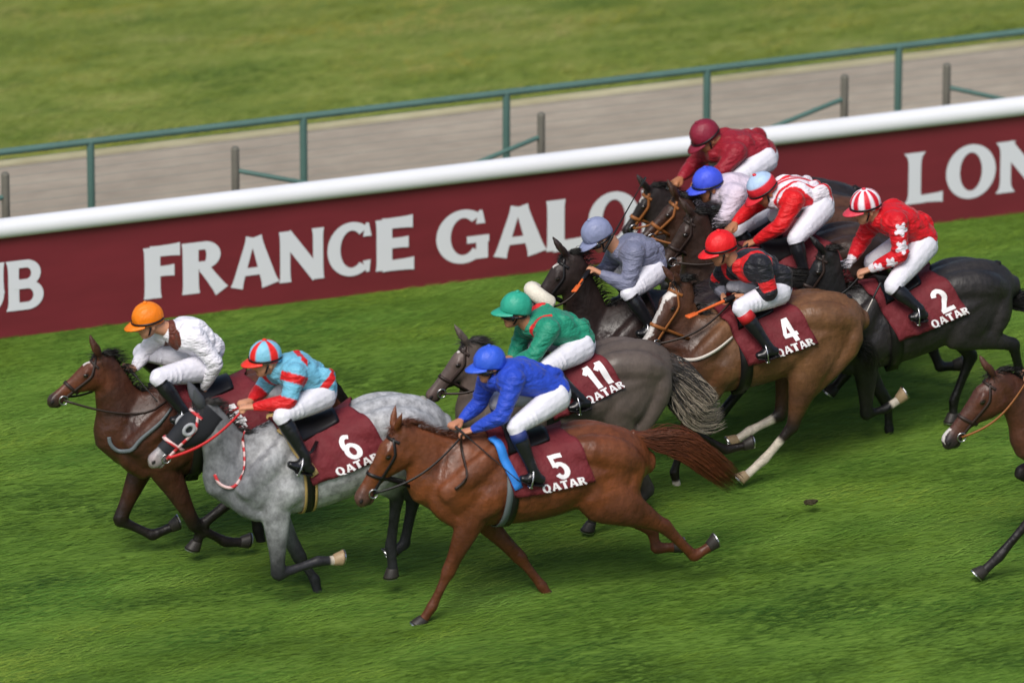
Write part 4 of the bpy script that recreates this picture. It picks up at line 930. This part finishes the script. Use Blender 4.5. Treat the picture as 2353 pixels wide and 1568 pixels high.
# --- black two
H[7] = make_horse('black horse with saddle cloth number two', 2.1, 6, (1370, 222), (1850, 112), (1165, 40), (985, 330),
  [('fn', [None, (8, 310, 485), (8, 425, 450), (8, 520, 385)]), ('ff', [None, (8, 440, 420), (8, 448, 570), (8, 452, 650)]), ('hn', [None, (8, 1200, 60), (8, 1240, 230), (8, 1300, 330)]), ('hf', [None, (8, 945, 130), (8, 840, 400), (8, 835, 490)])],
  dict(base='292626', mat='coat_dark', points='0f0e0f', muzzle='241e1c', neck='1c1b1c', socks={'fn': 2.3}), [(2150, 290), (2250, 310), (2350, 330), (2420, 350)], num='2', girth=('black',), numx=-.58, scale=.96, tail_n=300)
def j7(part, t, la, nn, V, ps, pe, pw):
    col = np.tile(C('c40f1c'), (len(t), 1))
    for c, e in ((ps, pe), (pe, pw)):
        ad = np.array((e-c).normalized()); vv = np.array((0, -1, 0)); cc = np.cross(ad, vv); cc /= np.linalg.norm(cc)
        for q, r in ((.22, .058), (.75, .058)) if c is ps else ((.30, .05), (.72, .045)):
            o = np.array(c.lerp(e, q)); d = V-o; x = d@ad; y = d@cc; rr_ = np.hypot(x, y); an = np.arctan2(y, x); m = (rr_ < r*(.55+.45*np.abs(np.cos(an*2.5+.4))**1.5)) & (part == 1) & (V[:, 1] < o[1]+.02); col[m] = C('e0d8e2')
    col[(part > 0) & (t > .92)] = C('d8d0d6'); return col
P7 = make_jockey('jockey in red silks with white stars and striped cap', H[7], 7,
  dict(hc=(672, 270), pk=(480, 412), nk=(850, 330), hip=(1240, 640), sh=(970, 430), el=(1000, 745), wr=(720, 875), ha=(560, 925), sh2=(740, 430), el2=(620, 640), wr2=(530, 800), ha2=(440, 830), kn=(915, 1040), an=(1175, 1250), toe=(1090, 1325), heel=(1250, 1310)),
  j7, cap_c=lambda a, ph: srgb('c8142a') if (a % (pi/4)) < pi/7.5 and ph > .25 else srgb('e4dde6'), peak_c=srgb('c83a4a'), seed=15, skin='b88468', glove='f')
reins(H[7], P7, 'leather_black')
whip('thin pale whip hanging below the starred jockey', onY(7, 800, 1000, H[7].Y-.25)+Vector((0, -.02, 0)), onY(7, 625, 1390, H[7].Y-.36), 'strap_white', .005)
# --- dark brown behind the four
H[8] = make_horse('dark brown horse under the red and white striped jockey', 2.78, 5, (1500, 800), (2050, 700), (1190, 600), (960, 930),
  [('fn', 'fold'), ('ff', 'back'), ('hn', 'hfold'), ('hf', [None, (8, 700, 60), (8, 755, 195), (8, 850, 190)])],
  dict(base='36261f', mat='coat_dark', points='151212', muzzle='2a211e'), [(2250, 800), (2330, 760), (2420, 790), (2500, 810)], num=None, text=None, tail_n=200)
def j8(part, t, la, nn, V, ps, pe, pw):
    col = np.tile(C('e2dce4'), (len(t), 1)); col[(part == 0) & (np.abs(((np.abs(la)+.02) % .075)-.0375) < .013)] = C('cc1a28'); col[(part > 0)] = C('c81016'); return col
P8 = make_jockey('jockey in red and white striped silks with pale blue and red cap', H[8], 5,
  dict(hc=(1632, 440), pk=(1570, 535), nk=(1740, 470), hip=(2010, 560), sh=(1830, 520), el=(1745, 680), wr=(1590, 775), ha=(1520, 800), sh2=(1660, 500), el2=(1560, 570), wr2=(1460, 660), ha2=(1420, 700), kn=(1835, 760), an=(1890, 960), toe=(1810, 1000), heel=(1950, 1000)),
  j8, cap_c=lambda a, ph: srgb('a8c0dc') if ph < 1.15 else srgb('cc2430'), peak_c=srgb('cc2430'), seed=17, skin='a87050')
reins(H[8], P8, 'leather_dark')
whip('dark whip crossing the red cap in front', P8['grip']+Vector((.02, -.02, .04)), onY(5, 1335, 970, H[8].Y-.2), 'leather_black', .008)
# --- bay with tan bridle behind the grey jockey
H[9] = make_horse('bay horse with a tan bridle under the lilac jockey', 3.4, 5, (1400, 600), (1960, 520), (1100, 500), (840, 760),
  [('fn', 'back'), ('ff', 'fold'), ('hn', 'hback'), ('hf', 'hfold')],
  dict(base='4d2f20', mat='coat_bay', points='171313', muzzle='2a2019', neck='3a241a'), 'x', num=None, text=None, bridle='tan')
P9 = make_jockey('jockey in pale lilac silks with a bright blue cap', H[9], 5,
  dict(hc=(1290, 408), pk=(1175, 500), nk=(1400, 440), hip=(1650, 560), sh=(1470, 480), el=(1400, 620), wr=(1320, 690), ha=(1285, 705), sh2=(1300, 480), el2=(1230, 570), wr2=(1170, 640), ha2=(1130, 670), kn=(1480, 700), an=(1600, 900), toe=(1530, 950), heel=(1680, 940)),
  plain('c9bccb'), cap_c=cap1('3c50d0'), seed=19, skin='a87050')
reins(H[9], P9, 'leather_tan')
# --- black next to the rail
H[10] = make_horse('black horse with a white star nearest the advertising board', 4.05, 5, (1330, 440), (1960, 400), (920, 450), (740, 720),
  [('fn', 'fold'), ('ff', 'back'), ('hn', 'hfold'), ('hf', 'hback')],
  dict(base='282120', mat='coat_dark', points='121112', muzzle='1c1818', blaze=[(.18, .3, .045)]), 'x', num=None, text=None, bridle='tan')
P10 = make_jockey('jockey in maroon silks and maroon cap beside the white rail', H[10], 5,
  dict(hc=(1272, 110), pk=(1210, 190), nk=(1390, 150), hip=(1660, 260), sh=(1470, 220), el=(1370, 345), wr=(1260, 400), ha=(1200, 420), sh2=(1270, 220), el2=(1190, 310), wr2=(1120, 380), ha2=(1080, 410), kn=(1450, 400), an=(1560, 620), toe=(1480, 650), heel=(1620, 660), tilt=18),
  plain('8a1626'), cap_c=cap1('7c1a30'), seed=21, skin='a8704e')
reins(H[10], P10, 'leather_tan')
# --- bay entering on the right
H[11] = make_horse('bay horse with a white snip entering at the right edge', -.6, 8, (1640, 300), (2250, 250), (1072, 225), (745, 648),
  [('fn', [None, (1360, 1050), (1115, 1340), (1010, 1440)]), ('ff', 'fold'), ('hn', 'hback'), ('hf', 'hfold')],
  dict(base='4c2c20', mat='coat_bay', points='1b1718', muzzle='2e2728', blaze=[(.80, .97, .05)]), 'x', num=None, text=None, bridle='leather')
P11 = make_jockey('jockey in blue silks reaching in from the right edge', H[11], 8,
  dict(hc=(1480, -130), pk=(1330, -40), nk=(1590, -70), hip=(1950, 150), sh=(1660, 20), el=(1520, 260), wr=(1350, 240), ha=(1290, 250), sh2=(1560, 20), el2=(1430, 150), wr2=(1320, 220), ha2=(1270, 230), kn=(1700, 330), an=(1820, 600), toe=(1740, 660), heel=(1880, 660)),
  plain('2c48c0'), cap_c=cap1('3058cc'), seed=23)
reins(H[11], P11, 'leather_tan')

side_strap(H[6], 6, [(360, 650), (440, 632), (540, 585), (675, 505)], 'strap_white', .024)
side_strap(H[2], 1, [(1592, 1060), (1598, 1180), (1570, 1330), (1500, 1440), (1420, 1430), (1390, 1370)], 'strap_redwhite', .022)
side_strap(H[1], 1, [(640, 1100), (650, 1150), (700, 1190), (760, 1160), (820, 1080), (880, 1020), (960, 950), (1050, 860)], 'strap_grey', .028)
side_strap(H[3], 3, [(650, 560), (655, 680), (640, 750), (590, 800)], 'leather_dark', .02)
# ================================================================ GROUND, BOARD, FENCE
def ground_mat(name, c0, c1, c2, sx=1., sy=6., big=.35, bump=.5):
    m = bpy.data.materials.new(name); m.use_nodes = True; t = m.node_tree; N = t.nodes; L = t.links; b = N['Principled BSDF']; b.inputs['Roughness'].default_value = .9; b.inputs['Specular IOR Level'].default_value = .15
    tc = N.new('ShaderNodeTexCoord')
    def noise(sc, scale, det, ro=.55):
        mp = N.new('ShaderNodeMapping'); mp.inputs['Scale'].default_value = sc; L.new(tc.outputs['Object'], mp.inputs[0]); n = N.new('ShaderNodeTexNoise'); n.inputs['Scale'].default_value = scale; n.inputs['Detail'].default_value = det; n.inputs['Roughness'].default_value = ro; L.new(mp.outputs[0], n.inputs['Vector']); return n
    n1 = noise((sx, sy*.55, 1), .9, 6, .6); n2 = noise((sx*1.2, sy*1.6, 1), 3.2, 5, .6); n3 = noise((.3, .8, 1), big, 2)
    ad = N.new('ShaderNodeMath'); ad.operation = 'MULTIPLY_ADD'; ad.inputs[1].default_value = .45; L.new(n2.outputs[0], ad.inputs[0])
    ad2 = N.new('ShaderNodeMath'); ad2.operation = 'MULTIPLY'; ad2.inputs[1].default_value = .55; L.new(n1.outputs[0], ad2.inputs[0]); L.new(ad2.outputs[0], ad.inputs[2])
    r = N.new('ShaderNodeValToRGB'); e = r.color_ramp.elements; e[0].position = .36; e[0].color = (*srgb(c0), 1); e[1].position = .66; e[1].color = (*srgb(c2), 1); q = e.new(.5); q.color = (*srgb(c1), 1)
    L.new(ad.outputs[0], r.inputs[0])
    mr = N.new('ShaderNodeMapRange'); mr.inputs[1].default_value = .3; mr.inputs[2].default_value = .7; mr.inputs[3].default_value = .85; mr.inputs[4].default_value = 1.12; L.new(n3.outputs[0], mr.inputs[0])
    sc = N.new('ShaderNodeVectorMath'); sc.operation = 'SCALE'; L.new(r.outputs[0], sc.inputs[0]); L.new(mr.outputs[0], sc.inputs['Scale']); L.new(sc.outputs[0], b.inputs['Base Color'])
    bp = N.new('ShaderNodeBump'); bp.inputs['Strength'].default_value = bump; bp.inputs['Distance'].default_value = .06; L.new(n2.outputs[0], bp.inputs['Height']); L.new(bp.outputs[0], b.inputs['Normal'])
    return m
gt = ground_mat('turf_mat', '425c20', '567428', '6a8834'); gf = ground_mat('far_mat', '50642a', '6e7c36', '8a8e4c', bump=.6)
gs = ground_mat('sand_mat', '8a8174', '988e80', 'a69c8c', sx=1.2, sy=5, bump=.25)
def sheet(name, x0, x1, y0, y1, z, m, nx=2, ny=2):
    v = [(x0+(x1-x0)*i/nx, y0+(y1-y0)*j/ny, z) for i in range(nx+1) for j in range(ny+1)]; f = [(i*(ny+1)+j, (i+1)*(ny+1)+j, (i+1)*(ny+1)+j+1, i*(ny+1)+j+1) for i in range(nx) for j in range(ny)]
    o = mk(name, v, f, m, smooth=False); o['kind'] = 'structure'; return o
YS = onZ(0, 1176, 232).y       # far edge of the sand path
sheet('turf', -900, 900, -120, YB+.25, 0, gt)
sheet('sand_path', -900, 900, YB+.25, YS, .0, gs)
sheet('path_edge', -900, 900, YS-.14, YS, .006, ground_mat('edge_mat', '8c8464', 'a69f80', 'bab496', bump=.2))
sheet('far_grass', -900, 900, YS, 1800, .0, gf)
# grass: blades laid over along the running line, one object for each lawn
rs = np.random.RandomState(4)
def blades(name, n, yr, xr, ln, wd, cols, seed, lift=.35, edge=None):
    r = np.random.RandomState(seed); y = r.uniform(*yr, n); xc = .0+ (y*math.tan(PSI)); x = xc+r.uniform(*xr, n)
    def vn(sx, sy, sd):
        g = np.random.RandomState(sd).random((256, 256)); u = x/sx+500.; w = y/sy+500.; i = np.floor(u).astype(int); j = np.floor(w).astype(int); fu = u-i; fw = w-j; fu = fu*fu*(3-2*fu); fw = fw*fw*(3-2*fw); i %= 255; j %= 255
        return (g[i, j]*(1-fu)+g[i+1, j]*fu)*(1-fw)+(g[i, j+1]*(1-fu)+g[i+1, j+1]*fu)*fw
    kk = (vn(.62, .34, 1)*.4+vn(.30, .13, 2)*.25+vn(1.9, 1.2, 3)*.35-.5)*2.9; hue = (vn(.8, .4, 4)-.5)
    k = (np.sin(x*1.7+3*np.sin(y*2.1))+np.sin(y*5.3+x*.8)+np.sin(x*3.1-y*7.7))/3; keep = r.random(n) < .62+.38*k; x = x[keep]; y = y[keep]; k = kk[keep]; hue = hue[keep]; n = len(x)
    a = r.normal(0, .20, n)+np.where(r.random(n) < .75, 0, pi); L_ = ln*r.uniform(.5, 1.2, n); h_ = L_*lift*r.uniform(.3, 1.3, n); w_ = wd*r.uniform(.6, 1.3, n)
    dx = np.cos(a)*L_; dy = np.sin(a)*L_; px = -np.sin(a)*w_/2; py = np.cos(a)*w_/2
    V = np.zeros((n, 5, 3)); V[:, 0] = np.stack([x-px, y-py, 0*x], 1); V[:, 1] = np.stack([x+px, y+py, 0*x], 1)
    V[:, 2] = np.stack([x+dx*.5+px*.8, y+dy*.5+py*.8, h_*.8], 1); V[:, 3] = np.stack([x+dx*.5-px*.8, y+dy*.5-py*.8, h_*.8], 1); V[:, 4] = np.stack([x+dx, y+dy, h_*.95], 1)
    me = bpy.data.meshes.new(name); nf = n; me.vertices.add(n*5); me.vertices.foreach_set('co', V.ravel()); b = np.arange(n)[:, None]*5
    lp = np.concatenate([b+np.array([0, 1, 2, 3]), b+np.array([3, 2, 4])], 1).ravel(); me.loops.add(n*7); me.loops.foreach_set('vertex_index', lp)
    st = (np.arange(n)[:, None]*7+np.array([0, 4])).ravel(); me.polygons.add(n*2); me.polygons.foreach_set('loop_start', st); me.update(); me.validate()
    ca = me.color_attributes.new('coat', 'FLOAT_COLOR', 'POINT'); cs = np.array([srgb(c) for c in cols]); u = np.clip(r.random(n)*.30+.35+.62*k, 0, .999)*(len(cols)-1); i = u.astype(int); f = (u-i)[:, None]
    c = cs[i]*(1-f)+cs[i+1]*f; c = c*np.stack([1+.32*hue, 1+.02*hue, 1-.35*hue], 1); c4 = np.ones((n, 5, 4)); c4[:, :, :3] = c[:, None, :]; ca.data.foreach_set('color', c4.ravel())
    me.materials.append(MATS['blade']); o = bpy.data.objects.new(name, me); COL.objects.link(o); o['kind'] = 'stuff'; o['label'] = None or name; del o['label']; return o
mat('blade', attr=True, rough=.75, spec=.15)
g1 = blades('turf_grass', 230000, (-11.5, YB+.2), (-5.2, 5.2), .11, .0065, ['34521a', '4e6f24', '62852e', '7a983e'], 1, lift=.15)
tagged(g1, 'short green grass of the racecourse turf laid over along the track', 'grass')
g2 = blades('far_lawn_grass', 120000, (YS+.02, YS+14), (-6.5, 6.5), .12, .009, ['4c6420', '70802e', '88903e', 'a09c5a'], 2, lift=.15)
tagged(g2, 'yellowish rough grass beyond the sandy path', 'grass')
# --- advertising board and running rail
mat('board', srgb('70242e'), .55, noise=.14, nscale=(1.2, 1, 5)); mat('rail_white', srgb('d8dade'), .35, noise=.04, nscale=(2, 9, 9)); mat('board_white', srgb('d4d6de'), .6)
mat('fence_green', srgb('4c6a62'), .5, noise=.12, nscale=(4, 4, 4)); mat('post_brown', srgb('66645a'), .7, noise=.15, nscale=(5, 5, 9)); mat('wire', srgb('868a82'), .5)
top = onY(0, 0, 540, YB).z; BH = top
br = root('advertising_board', (0, YB, 0), 'long maroon advertising board with white lettering under the white rail', 'board')
m = MB().box((-9, YB, 0.0), (9, YB+.03, BH)); m.build('panel', MATS['board'], br, smooth=False)
def sign(s, x0_, x1_, yb0, yb1, cap, nm, **k):
    """letters between photo x0..x1 whose baseline passes yb0, yb1"""
    A = onY(0, x0_, yb0, YB); B = onY(0, x1_, yb1, YB); V, F = glyph_mesh(s, .035, **k); V = np.array(V); V[:, 0] -= V[:, 0].min(); wd = V[:, 0].max(); z = (A.z+B.z)/2
    out = np.stack([A.x+V[:, 0]/wd*(B.x-A.x), YB-.004-.0008*np.round(V[:, 2]*100)*.5, z+V[:, 1]*cap], 1); mk(nm, out, F, MATS['board_white'], br, smooth=False)
cap = (115/290)/cos(TH)*1.02
sign('FRANCE', 330, 950, 686, 614, cap, 'lettering'); sign('GALOP', 1002, 1568, 608, 540, cap, 'lettering'); sign('LONGCHAMP', 2075, 3110, 470, 345, cap*1.02, 'lettering', st=.22, th=.13, fl=.16)
sign('CLUB', -262, 100, 748, 706, cap*.97, 'lettering', st=.22, th=.14, fl=.10)
rl = root('running_rail', (0, YB, 0), 'thick white plastic running rail along the top of the maroon board', 'rail')
zt = onY(0, 1176, 380, YB-.03).z; zb = onY(0, 1176, 395+30, YB-.03).z
rc = (zt+zb)/2
v, f = tube([Vector((x, YB+.0, BH+.055)) for x in (-9, -4.5, 0, 4.5, 9)], .080, .080, seg=20, sub=1); mk('top_rail', v, f, MATS['rail_white'], rl)
for x in (-8.2, -5.1, -2.75, .35, 3.5, 6.6):
    m = MB().box((x-.02, YB+.034, 0), (x+.03, YB+.08, BH)); m.build('post', MATS['rail_white'], rl, smooth=False)
# --- green fence
YF = YB+1.2; zf = onY(0, 697, 268, YF).z
fr_ = root('metal_fence', (0, YF, 0), 'green metal tube fence with wires behind the white rail', 'fence')
v, f = tube([Vector((x, YF, zf)) for x in (-10, -5, 0, 5, 10)], .029, .029, seg=12, sub=1); mk('top_rail', v, f, MATS['fence_green'], fr_)
for px, py in ((-260, 400), (208, 345), (697, 300), (1163, 250), (1624, 180), (2064, 130), (2500, 100)):
    p = onY(0, px, py, YF); v, f = tube([Vector((p.x, YF, 0)), Vector((p.x, YF, zf))], .032, .032, seg=12, sub=2); mk('post', v, f, MATS['fence_green'], fr_)
for i in range(9):
    z = zf-.07-i*.075-(.0); v, f = tube([Vector((-10, YF, z)), Vector((10, YF, z))], .0026, .0026, seg=6, sub=2); mk('wire', v, f, MATS['wire'], fr_)
YP = YB+.65
for n, (px, py, bx, by) in enumerate(((12, 402, -110, 500), (540, 343, 655, 412), (1243, 265, 1130, 360), (1940, 178, 1818, 275), (2175, 152, 2275, 222))):
    p = onY(0, px, py, YP); q = onY(0, px, py+48, YP)
    lab = ['short weathered post at the left edge behind the white rail', 'short weathered post with green brace behind the rail above the word FRANCE', 'short weathered post with green brace behind the rail above the word GALOP', 'short weathered post with green brace between the maroon jockey and the letter L', 'short weathered post with green brace above the letters LON'][n]
    r_ = root('brace_post', (p.x, YP, 0), lab, 'post', 'weathered posts between the rail and the green fence')
    v, f = tube([Vector((p.x, YP, 0)), Vector((p.x, YP, p.z))], 0.034, 0.034, seg=10, sub=2); mk('post', v, f, MATS['post_brown'], r_)
    e = onY(0, bx, by, YP-.1); v, f = tube([q, q.lerp(e, 1.6)], .02, .02, seg=10, sub=2); mk('brace', v, f, MATS['fence_green'], r_)
# kicked-up turf
cl = onZ(0, 1862, 1152, .10); bm = bmesh.new(); bmesh.ops.create_icosphere(bm, subdivisions=3, radius=.032, matrix=Matrix.Translation(cl)); r7 = random.Random(7)
for vv in bm.verts: vv.co = cl+(vv.co-cl)*r7.uniform(.7, 1.4)*Vector((1.5, 1, .6)) if False else cl+Vector(((vv.co.x-cl.x)*1.6, vv.co.y-cl.y, (vv.co.z-cl.z)*.6))*r7.uniform(.75, 1.3)
me = bpy.data.meshes.new('turf_clod'); bm.to_mesh(me); bm.free(); me.materials.append(mat('dirt', srgb('35301c'), .95)); o = bpy.data.objects.new('turf_clod', me); COL.objects.link(o); tagged(o, 'dark clod of turf kicked up behind the number four horse', 'turf clod')
